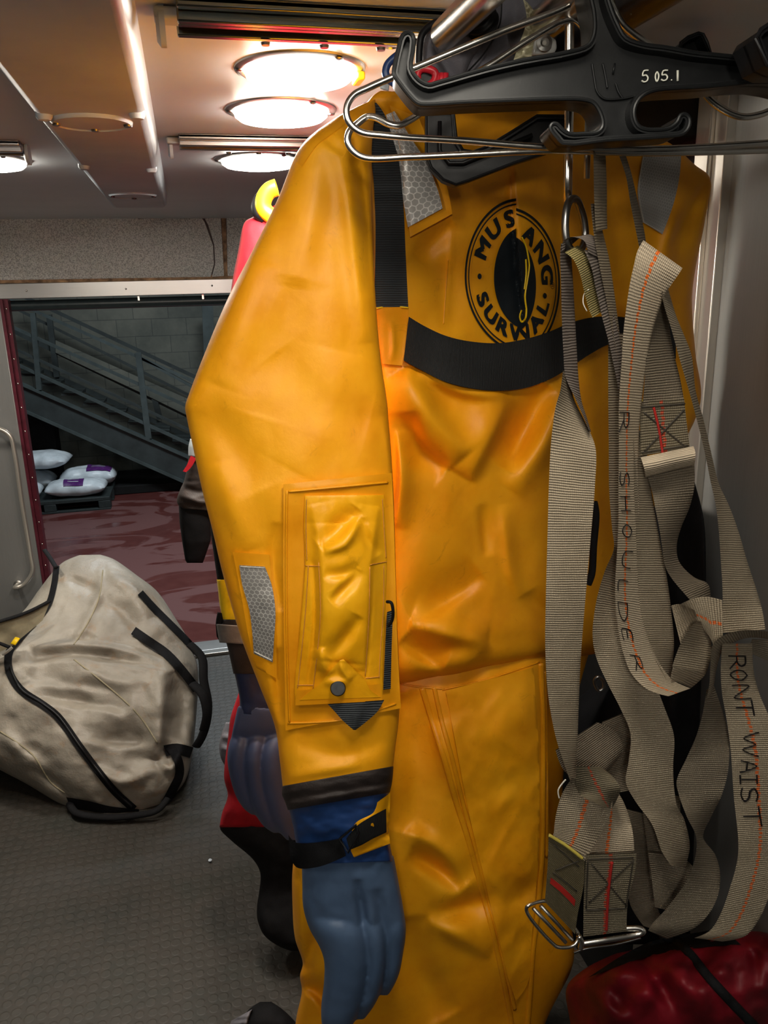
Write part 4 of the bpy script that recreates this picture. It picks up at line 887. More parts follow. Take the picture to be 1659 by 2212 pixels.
def disc(cx, cy, rx, ry, nr=12, na=64):
    V = [(cx, cy)]; Fs = []
    for i in range(1, nr+1):
        for k in range(na): t = 2*PI*k/na; V.append((cx+rx*i/nr*math.cos(t), cy+ry*i/nr*math.sin(t)))
    for k in range(na): Fs.append([0, 1+k, 1+(k+1) % na])
    for i in range(nr-1):
        for k in range(na): a = 1+i*na+k; b = 1+i*na+(k+1) % na; Fs.append([a, a+na, b+na, b])
    addl(V, Fs)
disc(-1*.735, 0.0, .038, .038, 2, 16); disc(.735*math.cos(math.radians(-13)), .735*math.sin(math.radians(-13)), .038, .038, 2, 16); disc(.04, -.02, .51, .65, 24, 90)
FL = []; nv0 = len(LV)
for f in LFc:
    av = [LV[i][0] for i in f]; lo = any(a < A0 for a in av); hi = any(a > A1 for a in av)
    if lo == hi: continue
    g = []
    for i in f:
        a, b = LV[i]
        if A0 < a < A1: LV.append((A0 if lo else A1, b)); g.append(len(LV)-1)
        else: g.append(i)
    FL.append(g)
PX = [lg(a, b) for a, b in LV]
# zero-gap zone faces are hidden in the fold
D_ = TF.d([p[0] for p in PX], [p[1] for p in PX]); PP = Q(np.array([p[0] for p in PX]), np.array([p[1] for p in PX]), D_-.0030)
me = mesh('chest_emblem', PP, FL); em = link('chest_emblem', me, M['print'], S1, smooth=False); em['label'] = 'black round printed emblem reading MUSTANG SURVIVAL'
pxtube('emblem_curl', [(1127, 512), (1136, 532), (1141, 556), (1143, 575), (1139, 605), (1134, 640), (1137, 672), (1134, 690), (1127, 695), (1123, 684), (1127, 670)], .0014, M['yellow_bright'], em, surf=TF, off=.0038, n=8, flat=.5)
pxtube('emblem_curl', [(1136, 560), (1137, 590), (1133, 625)], .0012, M['yellow_bright'], em, surf=TF, off=.0038, n=8, flat=.5)

# ================================================================ second suit, only its arm shows left of the yellow one
S2 = thing('immersion_suit', 'black suit arm with yellow band, grey cuff strap and dull blue glove behind yellow suit', 'immersion suit', Q(900, 900, 1.42), 'immersion suits on the rail')
soft('torso', [(900, 290, 1.42, 1150, 300, 1.5, .04), (830, 380, 1.42, 1250, 400, 1.5, .07), (830, 900, 1.42, 1240, 900, 1.5, .08), (860, 1380, 1.42, 1180, 1380, 1.5, .07)], M['black_fabric'], S2, nu=40, nv=60)
soft('leg', [(860, 1360, 1.42, 1020, 1360, 1.46, .06), (860, 1700, 1.42, 1010, 1700, 1.46, .06), (850, 2140, 1.42, 1000, 2140, 1.46, .05)], M['black_fabric'], S2, nu=30, nv=40)
soft('leg', [(1020, 1360, 1.42, 1170, 1360, 1.46, .06), (1020, 1700, 1.42, 1150, 1700, 1.46, .06), (1010, 2140, 1.42, 1140, 2140, 1.46, .05)], M['black_fabric'], S2, nu=30, nv=40)
soft('sleeve', [(720, 380, 1.30, 860, 360, 1.36, .04), (620, 640, 1.28, 830, 640, 1.34, .06), (520, 900, 1.26, 720, 900, 1.30, .06), (462, 1110, 1.24, 640, 1110, 1.28, .055), (455, 1135, 1.24, 630, 1140, 1.28, .055), (462, 1200, 1.24, 620, 1200, 1.28, .052), (470, 1256, 1.24, 620, 1258, 1.28, .05)], M['black_fabric'], S2, nu=50, nv=80, nz=(.004, 60, 80))
soft('arm_band', [(468, 1252, 1.24, 622, 1254, 1.28, .052), (471, 1275, 1.24, 622, 1278, 1.28, .052), (475, 1310, 1.24, 622, 1315, 1.28, .05), (484, 1352, 1.24, 624, 1355, 1.28, .05)], M['yellow_bright'], S2, nu=40, nv=30, nz=(.002, 40, 40))
soft('cuff', [(480, 1338, 1.24, 626, 1340, 1.28, .052), (484, 1372, 1.24, 628, 1376, 1.28, .05), (492, 1400, 1.24, 630, 1405, 1.28, .048), (504, 1455, 1.24, 632, 1458, 1.28, .046)], M['brown_black'], S2, nu=40, nv=30)
cs = soft('cuff_strap', [(467, 1348, 1.235, 560, 1354, 1.25, .056), (470, 1368, 1.235, 562, 1372, 1.25, .056), (474, 1388, 1.235, 566, 1394, 1.25, .056)], M['grey_trim'], S2, nu=30, nv=14, nz=(.001, 40, 40))
soft('strap_loop', [(470, 1322, 1.23, 486, 1326, 1.23, .008), (466, 1345, 1.23, 480, 1350, 1.23, .008), (468, 1375, 1.23, 474, 1385, 1.23, .006)], M['black_fabric'], S2, nu=16, nv=16)
soft('glove_cuff', [(502, 1440, 1.24, 632, 1440, 1.28, .045), (510, 1470, 1.24, 634, 1470, 1.28, .044), (518, 1520, 1.24, 640, 1520, 1.28, .045), (512, 1540, 1.24, 645, 1555, 1.28, .046)], M['glove_cuff_dark'], S2, nu=40, nv=30, nz=(.002, 40, 40))
t_ = M['glove_far']
gp = [soft('g', [(514, 1525, 1.24, 645, 1535, 1.27, .042), (504, 1570, 1.24, 655, 1570, 1.27, .042), (498, 1610, 1.25, 660, 1610, 1.28, .034), (503, 1650, 1.26, 660, 1650, 1.28, .024)], t_, S2, nu=50, nv=40, nz=(.001, 60, 80)),
 soft('g', [(508, 1575, 1.262, 545, 1575, 1.262, .026), (496, 1602, 1.242, 542, 1602, 1.242, .030), (491, 1635, 1.235, 537, 1630, 1.235, .032), (497, 1680, 1.235, 540, 1680, 1.235, .030), (512, 1725, 1.235, 549, 1724, 1.235, .024), (530, 1750, 1.235, 553, 1750, 1.235, .016), (544, 1760, 1.235, 552, 1760, 1.235, .006)], t_, S2, nu=30, nv=40, nz=(0, 60, 80), p=.8),
 soft('g', [(536, 1575, 1.262, 582, 1575, 1.262, .028), (528, 1605, 1.238, 576, 1605, 1.238, .033), (524, 1645, 1.23, 570, 1640, 1.23, .036), (530, 1700, 1.23, 574, 1700, 1.23, .034), (548, 1752, 1.23, 590, 1750, 1.23, .028), (570, 1785, 1.23, 602, 1784, 1.23, .018), (590, 1799, 1.23, 604, 1799, 1.23, .007)], t_, S2, nu=30, nv=40, nz=(0, 60, 80), p=.8),
 soft('g', [(568, 1575, 1.262, 630, 1575, 1.262, .030), (560, 1612, 1.234, 625, 1612, 1.244, .035), (557, 1660, 1.225, 620, 1660, 1.24, .038), (566, 1720, 1.225, 630, 1720, 1.24, .036), (590, 1780, 1.225, 645, 1780, 1.24, .028), (620, 1815, 1.225, 650, 1815, 1.24, .016)], t_, S2, nu=30, nv=40, nz=(0, 60, 80), p=.8)]
remeshed('glove', gp, t_, S2, .003, 1)

# ================================================================ red dry suit farther back
S3 = thing('dry_suit', 'red dry suit with black forearm and black sock feet, farthest back on the rail', 'dry suit', Q(700, 900, 1.8))
soft('shoulder', [(575, 452, 1.70, 640, 420, 1.74, .02), (548, 468, 1.70, 660, 450, 1.74, .04), (527, 483, 1.70, 690, 500, 1.74, .06), (514, 545, 1.69, 700, 560, 1.74, .065), (503, 600, 1.69, 690, 620, 1.74, .07), (494, 660, 1.68, 670, 670, 1.72, .07), (470, 760, 1.67, 620, 760, 1.70, .07), (438, 870, 1.66, 570, 870, 1.69, .065), (414, 952, 1.65, 540, 955, 1.68, .06)], M['red'], S3, nu=50, nv=80, nz=(.003, 60, 80))
soft('torso', [(680, 420, 1.74, 900, 420, 1.84, .04), (660, 600, 1.74, 1060, 600, 1.84, .09), (660, 1100, 1.74, 1020, 1100, 1.84, .09), (640, 1420, 1.74, 960, 1420, 1.84, .08)], M['red'], S3, nu=40, nv=60)
soft('arm_band', [(411, 948, 1.648, 530, 955, 1.68, .062), (407, 965, 1.648, 520, 975, 1.68, .062), (407, 985, 1.648, 515, 1000, 1.68, .061)], M['sack'], S3, nu=36, nv=16)
soft('sleeve', [(408, 978, 1.65, 515, 985, 1.68, .058), (404, 1010, 1.65, 510, 1010, 1.68, .058), (397, 1040, 1.65, 506, 1040, 1.68, .056), (388, 1060, 1.65, 500, 1066, 1.68, .054), (382, 1084, 1.65, 498, 1096, 1.68, .052), (390, 1098, 1.65, 496, 1108, 1.68, .05)], M['brown_black'], S3, nu=50, nv=40, nz=(.003, 60, 20), R=[([(385, 1068), (430, 1085), (470, 1085)], .006, 6, 8), ([(390, 1050), (430, 1062), (480, 1058)], -.006, 6, 8)])
sheet('sleeve_tab', [(412, 984, 424, 990, 1.585, 1.585), (404, 1004, 414, 1008, 1.585, 1.585), (395, 1018, 402, 1020, 1.585, 1.585)], M['red'], S3, nu=5, nv=10)
soft('wrist_seal', [(386, 1092, 1.65, 458, 1100, 1.66, .040), (388, 1130, 1.65, 458, 1130, 1.66, .038), (394, 1174, 1.65, 455, 1168, 1.66, .032), (400, 1210, 1.65, 442, 1206, 1.66, .022), (404, 1216, 1.65, 438, 1216, 1.66, .018)], M['black_fabric'], S3, nu=36, nv=36, nz=(.001, 40, 40), smoothrows=False)
soft('leg', [(545, 1380, 1.70, 760, 1380, 1.74, .07), (518, 1488, 1.70, 740, 1488, 1.74, .075), (498, 1550, 1.70, 730, 1550, 1.74, .075), (493, 1590, 1.70, 720, 1590, 1.74, .075), (484, 1680, 1.70, 710, 1680, 1.74, .075), (492, 1719, 1.70, 700, 1719, 1.74, .07), (480, 1755, 1.70, 690, 1750, 1.74, .07), (474, 1787, 1.70, 690, 1786, 1.74, .06)], M['red'], S3, nu=50, nv=60, nz=(.004, 40, 60))
soft('sock', [(476, 1782, 1.70, 690, 1780, 1.74, .062), (476, 1792, 1.70, 690, 1792, 1.74, .064), (502, 1818, 1.70, 690, 1820, 1.74, .065), (546, 1856, 1.70, 690, 1856, 1.74, .06), (562, 1885, 1.70, 690, 1885, 1.74, .055), (560, 1925, 1.70, 690, 1925, 1.74, .055), (555, 1960, 1.69, 690, 1960, 1.72, .06), (557, 1990, 1.67, 690, 1990, 1.70, .06), (572, 2022, 1.65, 690, 2022, 1.68, .055), (604, 2045, 1.64, 680, 2045, 1.66, .04), (628, 2054, 1.64, 670, 2054, 1.66, .015)], M['black_fabric'], S3, nu=50, nv=80, nz=(.003, 50, 60))
soft('leg_pocket', [(488, 1560, 1.73, 530, 1560, 1.73, .02), (474, 1605, 1.73, 530, 1605, 1.73, .03), (478, 1640, 1.73, 530, 1645, 1.73, .03), (492, 1662, 1.73, 530, 1665, 1.73, .01)], M['black_soft'], S3, nu=24, nv=24, R=[([(476, 1590), (500, 1594), (520, 1590)], .008, 5, 6), ([(476, 1615), (500, 1620), (520, 1615)], .008, 5, 6)])
nr = MB(); nr.tube([Q(x, y, 1.66) for x, y in [(598, 405), (583, 411), (572, 425), (568, 442), (573, 456), (590, 470)]], .016, 16); nr.build('neck_ring', M['yellow_bright'], S3)
nr = MB(); nr.tube([Q(x, y, 1.665) for x, y in [(570, 420), (559, 432), (554, 448), (558, 462), (572, 474)]], .011, 14); nr.build('neck_seal', M['black_gloss'], S3)
# black boot on the floor at the bottom edge
B = thing('rubber_boot', 'black boot toe on the floor at the bottom of the yellow suit leg', 'boot', Q(575, 2420, 1.40))
soft('boot_upper', [(562, 2164, 1.40, 586, 2164, 1.40, .02), (538, 2180, 1.40, 610, 2180, 1.40, .05), (518, 2212, 1.40, 640, 2210, 1.40, .08), (500, 2260, 1.40, 670, 2260, 1.40, .09), (495, 2330, 1.40, 690, 2320, 1.40, .09), (505, 2350, 1.39, 690, 2345, 1.39, .08)], M['black_fabric'], B, nu=50, nv=40)
soft('boot_trim', [(500, 2205, 1.385, 545, 2180, 1.36, .02), (490, 2230, 1.385, 535, 2212, 1.35, .03), (480, 2290, 1.385, 530, 2290, 1.34, .03)], M['black_soft'], B, nu=24, nv=24, R=[([(490, 2200), (540, 2195)], .006, 4, 4), ([(490, 2212), (540, 2208)], .006, 4, 4)])
# dark jacket hanging behind the harness
J = thing('jacket', 'black jacket hanging in shadow behind the webbing harness', 'jacket', Q(1400, 1500, 1.45))
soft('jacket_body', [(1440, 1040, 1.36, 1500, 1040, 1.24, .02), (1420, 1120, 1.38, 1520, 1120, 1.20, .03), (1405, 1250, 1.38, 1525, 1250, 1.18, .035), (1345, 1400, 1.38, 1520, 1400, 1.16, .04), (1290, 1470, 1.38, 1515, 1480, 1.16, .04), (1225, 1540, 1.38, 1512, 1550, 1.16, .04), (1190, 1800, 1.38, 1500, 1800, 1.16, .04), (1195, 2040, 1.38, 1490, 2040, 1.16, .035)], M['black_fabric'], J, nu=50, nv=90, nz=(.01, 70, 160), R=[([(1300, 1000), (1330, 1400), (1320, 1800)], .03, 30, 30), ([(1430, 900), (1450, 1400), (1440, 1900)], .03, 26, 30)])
# ================================================================ HANGERS AND STEEL RAIL
def plate(name, pts, d, depth, mat, parent, web=None, rim=.0018, wall=.004, smooth=True, dpt=None, sub=3):
    """channel-section plastic moulding: wall of given depth round the outline, a web inside, a bead on the front edge"""
    A = np.array(pts, float); df = (lambda x: d) if dpt is None else dpt
    if smooth: A = catmull(A, sub, True)
    n = len(A); P = [Q(x, y, df(x)) for x, y in A]; out = []
    cen = A
    # inward offset in the picture plane
    T = np.roll(A, -1, 0)-np.roll(A, 1, 0); N = np.stack([-T[:, 1], T[:, 0]], 1); N /= np.maximum(np.linalg.norm(N, axis=1, keepdims=True), 1e-6)
    area = sum(A[i, 0]*A[(i+1) % n, 1]-A[(i+1) % n, 0]*A[i, 1] for i in range(n)); s = 1 if area > 0 else -1
    B = A+N*s*(wall/df(A[0, 0])*1700)
    f = FH
    O0 = P; O1 = [p+f*depth for p in P]; I0 = [Q(x, y, df(x)) for x, y in B]; I1 = [Q(x, y, df(x)+depth*.0)+f*depth for x, y in B]
    V = O0+O1+I1+I0; Fs = []
    for i in range(n):
        j = (i+1) % n
        for a in range(4): b = (a+1) % 4; Fs.append((a*n+i, b*n+i, b*n+j, a*n+j))
    me = fixn(mesh(name, V, Fs)); o = link(name, me, mat, parent); autosm(o, 35)
    objs = [o]
    wd = depth*.45 if web is None else web
    Wf = [p+f*wd for p in P]; mb = MB(); mb.prism(Wf, f*.004); w = mb.build('web', mat, parent)
    bm = bmesh.new(); bm.from_mesh(o.data); bm.from_mesh(w.data)
    V2, F2 = tube_geo(P, rim, 8, True, False); me2 = mesh('r', V2, F2)
    if parent is not None:
        off = Vector((0, 0, 0)); p = parent
        while p is not None: off += p.location; p = p.parent
        me2.transform(Matrix.Translation(-off))
    bm.from_mesh(me2); bm.to_mesh(o.data); bm.free(); C.objects.unlink(w); bpy.data.objects.remove(w)
    o.data.polygons.foreach_set('use_smooth', [True]*len(o.data.polygons)); autosm(o, 35); return o
HG = thing('heavy_duty_hanger', 'large black plastic hanger with two lower hooks and white marks 5 05.1, in front', 'hanger', Q(1310, 150, .72))
HO = [(870, 76), (883, 70), (893, 80), (892, 110), (888, 147), (904, 172), (926, 183), (947, 178), (1048, 149), (1130, 130), (1238, 110), (1272, 97), (1284, 72), (1284, 30), (1278, 0), (1268, -60), (1262, -100), (1300, -104), (1306, -60), (1314, 0), (1335, 55), (1352, 82), (1390, 96), (1440, 103), (1500, 114), (1580, 122), (1659, 133), (1760, 152), (1800, 140), (1822, 90), (1840, 96), (1832, 160), (1800, 195), (1760, 196), (1659, 176), (1530, 186), (1450, 190), (1412, 195), (1388, 206), (1372, 228), (1370, 252), (1379, 272), (1395, 279), (1420, 280), (1446, 276), (1462, 264), (1470, 249), (1480, 247), (1489, 256), (1487, 275), (1474, 289), (1440, 294), (1380, 298), (1310, 302), (1217, 310), (1204, 298), (1189, 277), (1193, 268), (1203, 268), (1215, 280), (1230, 289), (1262, 289), (1290, 286), (1301, 275), (1302, 259), (1293, 235), (1280, 220), (1255, 214), (1230, 213), (1100, 217), (1000, 221), (920, 226), (904, 224), (893, 216), (862, 178), (851, 160), (853, 140), (860, 108)]
ho = plate('hanger_body', HO, .70, .045, M['hanger'], HG, web=.014, rim=.0017, wall=.0035, sub=3)
# moulded bars on the centre boss
for pts in ([(1279, 137), (1284, 170), (1290, 198), (1305, 213), (1345, 213), (1368, 208)], [(1302, 137), (1308, 165), (1312, 190)], [(1328, 137), (1324, 160)], [(1330, 180), (1336, 198), (1345, 212)]):
    pxtube('moulded_mark', [(x, y, .712) for x, y in pts], .0009, M['hanger'], HG, n=6)
# white paint marks 5 05.1
GL = {
 '5': [[(.9, 1), (.3, .95), (.15, .55), (.6, .58), (.85, .35), (.7, .08), (.3, 0), (.0, .12)]],
 '0': [[(.5, 1), (.15, .75), (.1, .3), (.45, 0), (.8, .3), (.85, .7), (.5, 1)]],
 '.': [[(.4, .02), (.6, .06)]], '1': [[(.5, 1), (.5, 0)]],
 'R': [[(0, 0), (.02, 1)], [(.02, 1), (.6, .95), (.75, .7), (.5, .5), (.05, .48)], [(.35, .48), (.95, 0)]],
 'S': [[(.9, .9), (.5, 1), (.1, .8), (.3, .55), (.7, .45), (.9, .2), (.5, 0), (.05, .1)]],
 'H': [[(0, 1), (0, 0)], [(.9, 1), (.9, 0)], [(0, .5), (.9, .5)]],
 'O': [[(.5, 1), (.1, .8), (.0, .4), (.4, 0), (.8, .2), (.95, .65), (.5, 1)]],
 'U': [[(0, 1), (.03, .3), (.4, 0), (.85, .2), (.95, 1)]],
 'L': [[(0, 1), (.05, .05), (.9, 0)]],
 'D': [[(.05, 0), (.05, 1)], [(.05, 1), (.7, .8), (.95, .4), (.6, .05), (.05, 0)]],
 'E': [[(.8, 1), (.05, .95), (.0, 0), (.85, 0)], [(.05, .5), (.65, .5)]],
 'F': [[(.9, 1), (.05, 1), (0, 0)], [(.05, .5), (.7, .5)]],
 'N': [[(0, 0), (.05, 1), (.85, 0), (.9, 1)]],
 'T': [[(0, 1), (1, 1)], [(.5, 1), (.5, 0)]],
 'W': [[(0, 1), (.25, 0), (.5, .7), (.72, 0), (1, 1)]],
 'A': [[(0, 0), (.45, 1), (.95, 0)], [(.2, .4), (.75, .4)]],
 'I': [[(.5, 1), (.5, 0)], [(.1, 1), (.9, 1)], [(.1, 0), (.9, 0)]],
}
def glyph(ch_, fn, r, mat, parent, name, surf=None, d=None, off=.001):
    objs = []
    for st_ in GL[ch_]:
        pts = [fn(a, b) for a, b in st_]
        if surf is None: pts = [(x, y, d) for x, y in pts]
        objs.append(pxtube('s', pts, r, mat, None, surf=surf, off=off, n=8, flat=.6, sub=5))
    V = []; Fs = []
    for o in objs:
        k = len(V); V += [tuple(v) for v in TARG[o.name][0]]; Fs += [tuple(i+k for i in f) for f in TARG[o.name][1]]; C.objects.unlink(o); bpy.data.objects.remove(o)
    return link(name, fixn(mesh(name, V, Fs)), mat, parent)
for ch_, x0, x1, yt, yb in [('5', 1386, 1402, 152, 177), ('0', 1415, 1424, 155, 176), ('5', 1428, 1444, 152, 174), ('.', 1447, 1454, 148, 174), ('1', 1461, 1467, 152, 175)]:
    glyph(ch_, lambda a, b: (x0+a*(x1-x0), yb-b*(yb-yt)), .0010, M['paint'], HG, 'painted_mark', d=.7125)
# steel wire hanger with looped ends
WH = thing('wire_hanger', 'polished steel wire hanger with looped end behind the big black hanger', 'hanger', Q(1230, 40, .76))
pxtube('wire', [(1290, -40, .76), (1243, 4, .76), (1080, 70, .757), (900, 145, .755), (845, 168, .755), (795, 190, .755), (764, 206, .755), (749, 232, .755), (753, 262, .755), (776, 284, .755), (830, 293, .755), (1000, 304, .758), (1180, 318, .76), (1420, 322, .765), (1659, 309, .765), (1770, 300, .765), (1808, 270, .765), (1800, 232, .765), (1700, 226, .765), (1640, 248, .765), (1600, 252, .765), (1545, 225, .765), (1480, 150, .77), (1400, 96, .77), (1345, 52, .765)], .0030, M['steel'], WH, closed=True, sub=8)
pxtube('wire', [(1262, 62, .775), (1243, 44, .775), (1222, 44, .775), (1150, 82, .772), (1060, 140, .77), (960, 200, .768), (900, 250, .765), (881, 262, .762), (862, 271, .76), (840, 268, .76), (812, 254, .762), (793, 253, .765), (774, 266, .765), (755, 284, .765), (751, 306, .765), (763, 327, .765), (788, 341, .765), (885, 339, .765), (1030, 333, .765), (1180, 326, .765), (1400, 330, .765), (1659, 324, .77), (1760, 318, .77)], .0030, M['steel'], WH, sub=8)
pxtube('hook', [(1290, -38, .76), (1292, -70, .76), (1300, -95, .76)], .0028, M['steel'], WH)
# hook rod with shackle carrying the harness
RD = thing('hook_rod', 'vertical steel rod hanging behind the black hanger down to the dark link', 'hook', Q(1228, 200, .79))
pxtube('rod', [(1233, -30, .78), (1230, 60, .78), (1229, 250, .79), (1227, 380, .79), (1226, 436, .79)], .0042, M['steel'], RD, smooth=False)
pxtube('rod', [(1271, 250, .80), (1269, 330, .80), (1267, 386, .80)], .0030, M['steel_dull'], RD, smooth=False)
LK = thing('chain_link', 'dark oval steel link through the harness loop under the steel rod', 'link', Q(1240, 480, .78))
pxtube('link', [(1232, 432, .775), (1224, 452, .765), (1221, 490, .76), (1225, 525, .76), (1236, 542, .765), (1254, 540, .785), (1264, 515, .80), (1262, 480, .80), (1253, 448, .795), (1244, 431, .785)], .0036, M['steel_dark'], LK, closed=True)
# hanger inside the neck of the yellow suit
IH = thing('plastic_hanger', 'black angular hanger inside the neck of the front yellow suit', 'hanger', Q(1050, 320, .93))
plate('hanger_body', [(921, 240), (921, 332), (932, 362), (958, 388), (985, 399), (1012, 390), (1110, 352), (1190, 326), (1230, 300), (1230, 250), (1160, 250), (1100, 288), (1050, 318), (1022, 328), (1000, 324), (986, 300), (980, 240)], .90, .03, M['black_gloss'], IH, web=.006, rim=.0015, smooth=False)
pxtube('rib', [(950, 262, .898), (950, 325, .898), (970, 352, .898), (1000, 352, .898), (1150, 292, .898)], .0022, M['black_gloss'], IH, smooth=False)
# two further black hanger ends at the right
PH = thing('plastic_hanger', 'black hanger end poking up before the steel post, behind the big hanger', 'hanger', Q(1505, 110, 1.1))
plate('hanger_body', [(1460, 120), (1470, 92), (1486, 80), (1509, 71), (1519, 74), (1528, 92), (1538, 122), (1500, 140)], 1.06, .05, M['black_gloss'], PH, smooth=False)
PH = thing('plastic_hanger', 'black hanger corner cut off by the right edge of the photo', 'hanger', Q(1700, 90, .66))
plate('hanger_body', [(1634, 82), (1644, 64), (1668, 48), (1720, 44), (1760, 100), (1740, 150), (1680, 150), (1656, 140)], .64, .04, M['black_gloss'], PH, smooth=False)
# rails along the ceiling, with brackets
def rail(px, py, z, r, label, mat, y1, y0=-.3, br=True):
    c = onZ(px, py, z); t_ = thing('garment_rail', label, 'rail', (c[0], c[1], z))
    MB().tube([(c[0], y0, z), (c[0], y1, z)], r, 24, smooth=False).build('tube', mat, t_)
    for yy in (y0+.1, y1-.08):
        MB().box((c[0]-.006, yy-.012, z+r*.6), (c[0]+.006, yy+.012, ZC)).build('bracket', M['steel_dull'], t_, bevel=.001)
rail(1195, 34, 1.935, .016, 'silver rail near the wire hanger top, hood and hangers hung on it', M['steel'], 1.9)
rail(985, 50, 1.93, .014, 'short silver rail end beside the black ribbed hose', M['steel'], float(onZ(962, 74, 1.93)[1]))
rail(1362, 18, 1.94, .017, 'dark grey rail to the right of the big hanger neck', M['steel_dark'], 1.6)
# ribbed hose
RH = thing('ribbed_hose', 'black ribbed hose end hanging at the top beside the short silver rail', 'hose', Q(1025, 10, .86))
pts = [Q(1016, -60, .86), Q(1020, -10, .86), Q(1032, 30, .86), Q(1045, 56, .87)]
Pc = catmull(np.array(pts), 26); rr = .0145+.0022*np.sin(np.linspace(0, 2*PI*9, len(Pc)))
V, Fs = tube_geo(Pc, rr, 28, smooth=False); link('hose', fixn(mesh('hose', V, Fs)), M['black_gloss'], RH)
# neoprene hood
HD = thing('neoprene_hood', 'dark charcoal neoprene hood hanging at the top behind the wire hanger', 'hood', Q(1090, 90, .9))
soft('hood', [(1046, -60, .92, 1200, -60, .95, .03), (1046, 0, .92, 1200, 0, .95, .035), (1044, 35, .92, 1206, 50, .95, .04), (1032, 58, .91, 1200, 100, .95, .04), (1000, 90, .91, 1190, 140, .95, .04), (985, 130, .91, 1180, 180, .95, .04), (975, 200, .91, 1150, 225, .95, .03)], M['black_soft'], HD, nu=60, nv=60, R=[([(1082, -20), (1078, 60), (1040, 130)], -.010, 8, 20), ([(1120, 0), (1110, 90), (1060, 180)], .008, 20, 14)], p=.5)
soft('face_flap', [(938, 58, .89, 1010, 56, .89, .012), (922, 70, .885, 1036, 62, .89, .016), (912, 100, .885, 1045, 90, .89, .018), (912, 140, .885, 1020, 130, .89, .018), (918, 182, .885, 1000, 178, .89, .012)], M['black_soft'], HD, nu=40, nv=40, R=[([(930, 90), (950, 130), (980, 175)], -.008, 6, 20)])
pxtube('seam', [(1083, -20, .868), (1080, 50, .868), (1050, 110, .865), (1010, 155, .862)], .0008, M['black_gloss'], HD)
pxtube('edge_binding', [(970, 42, .87), (935, 52, .868), (912, 74, .866), (906, 104, .866), (905, 140, .866)], .0035, M['black_gloss'], HD)
# aged reflective tag, clear buckle, red buckle, blue loop
o = sheet('reflective_tag', [(1130, 0, 1133, 0, .83, .83), (1137, 32, 1152, 22, .83, .83), (1134, 60, 1160, 62, .83, .83), (1120, 98, 1162, 96, .83, .83), (1108, 134, 1168, 124, .83, .83)], M['honey_old'], None, nu=10, nv=30, nz=(.004, 20, 20)); tag(o, 'torn aged honeycomb reflective tag hanging behind the wire hanger', 'tag')
bk = MB().prism([Q(x, y, .815) for x, y in [(1150, 118), (1156, 84), (1168, 72), (1186, 74), (1202, 84), (1204, 104), (1196, 116)]], FH*.008).build('clear_buckle', M['clear_grey'], bevel=.002); tag(bk, 'translucent grey plastic buckle beside the aged reflective tag', 'buckle')
MB().lathe([(.007, 0), (.007, .003), (.004, .004), (.002, .002)], 24, Matrix.Translation(Q(1175, 94, .812)) @ Vector(-FH).to_track_quat('Z', 'Y').to_matrix().to_4x4()).build('rivet', M['steel_dull'], bk)
rb = HD
pxtube('strap_buckle', [(902, 160, .80), (910, 149, .80), (928, 150, .80), (940, 158, .80), (938, 175, .80), (922, 186, .80), (906, 182, .80)], .0035, M['red_plastic'], rb, closed=True)
for x in (946, 955, 963): pxtube('buckle_tooth', [(x, 158, .80), (x-2, 182, .80)], .0028, M['red_plastic'], rb)
MB().prism([Q(x, y, .803) for x, y in [(905, 155), (935, 155), (938, 185), (905, 185)]], FH*.004).build('buckle_core', M['black_gloss'], rb)
pxtube('blue_loop', [(870, 112, .80), (848, 128, .80), (837, 140, .80), (833, 156, .80), (838, 170, .80), (860, 185, .80)], .0035, M['glove_cuff'], HD)
o = MB().prism([Q(x, y, .84) for x, y in [(822, 168), (842, 170), (840, 196), (820, 190)]], FH*.004).build('white_tag', M['sack'], bevel=.001); tag(o, 'small white tag under the wire hanger at the yellow shoulder top', 'tag')

# ================================================================ WEBBING HARNESS
HN = thing('webbing_harness', 'tangled beige webbing safety harness with orange tracer hanging from the dark steel link', 'harness', Q(1300, 900, .80))
W_ = lambda name, rows, m='web', d=.76, **k: strap(name, rows, M[m], HN, d=d, **k)
W_('strap', [(1272, 930, 1277, 934), (1258, 895, 1268, 903), (1240, 855, 1256, 865), (1222, 815, 1250, 820), (1217, 760, 1246, 755), (1214, 700, 1243, 700), (1212, 610, 1238, 610), (1210, 550, 1234, 550), (1212, 526, 1232, 530)], 'web_grey', d=.775, sgn=1)
W_('strap', [(1216, 800, 1228, 805), (1210, 845, 1240, 862), (1200, 880, 1262, 908), (1191, 950, 1286, 966), (1186, 1040, 1285, 1050), (1183, 1150, 1277, 1150), (1179, 1300, 1264, 1300), (1178, 1400, 1256, 1400), (1184, 1500, 1251, 1500), (1200, 1590, 1248, 1590), (1222, 1660, 1246, 1665), (1234, 1692, 1256, 1695)], 'web', d=.762)
# loop round the link
W_('loop', [(1214, 545, 1234, 530), (1216, 522, 1262, 508), (1232, 512, 1280, 508), (1262, 520, 1296, 530), (1270, 545, 1300, 560)], 'web_grey', d=.768)
W_('loop_end', [(1220, 545, 1248, 530), (1238, 560, 1264, 545), (1252, 590, 1278, 575), (1262, 630, 1286, 618), (1272, 668, 1294, 655), (1280, 686, 1300, 674)], 'web_yellow', d=.752, thick=.004)
W_('strap', [(1262, 540, 1292, 540), (1278, 580, 1300, 572), (1286, 620, 1306, 612), (1294, 655, 1314, 645), (1302, 690, 1326, 680), (1314, 735, 1338, 728), (1326, 790, 1347, 788), (1336, 840, 1348, 838)], 'web_grey', d=.768)
W_('loop_end', [(1282, 330, 1308, 330), (1283, 410, 1311, 410), (1285, 465, 1311, 465), (1287, 500, 1312, 494)], 'web', d=.775, thick=.008)
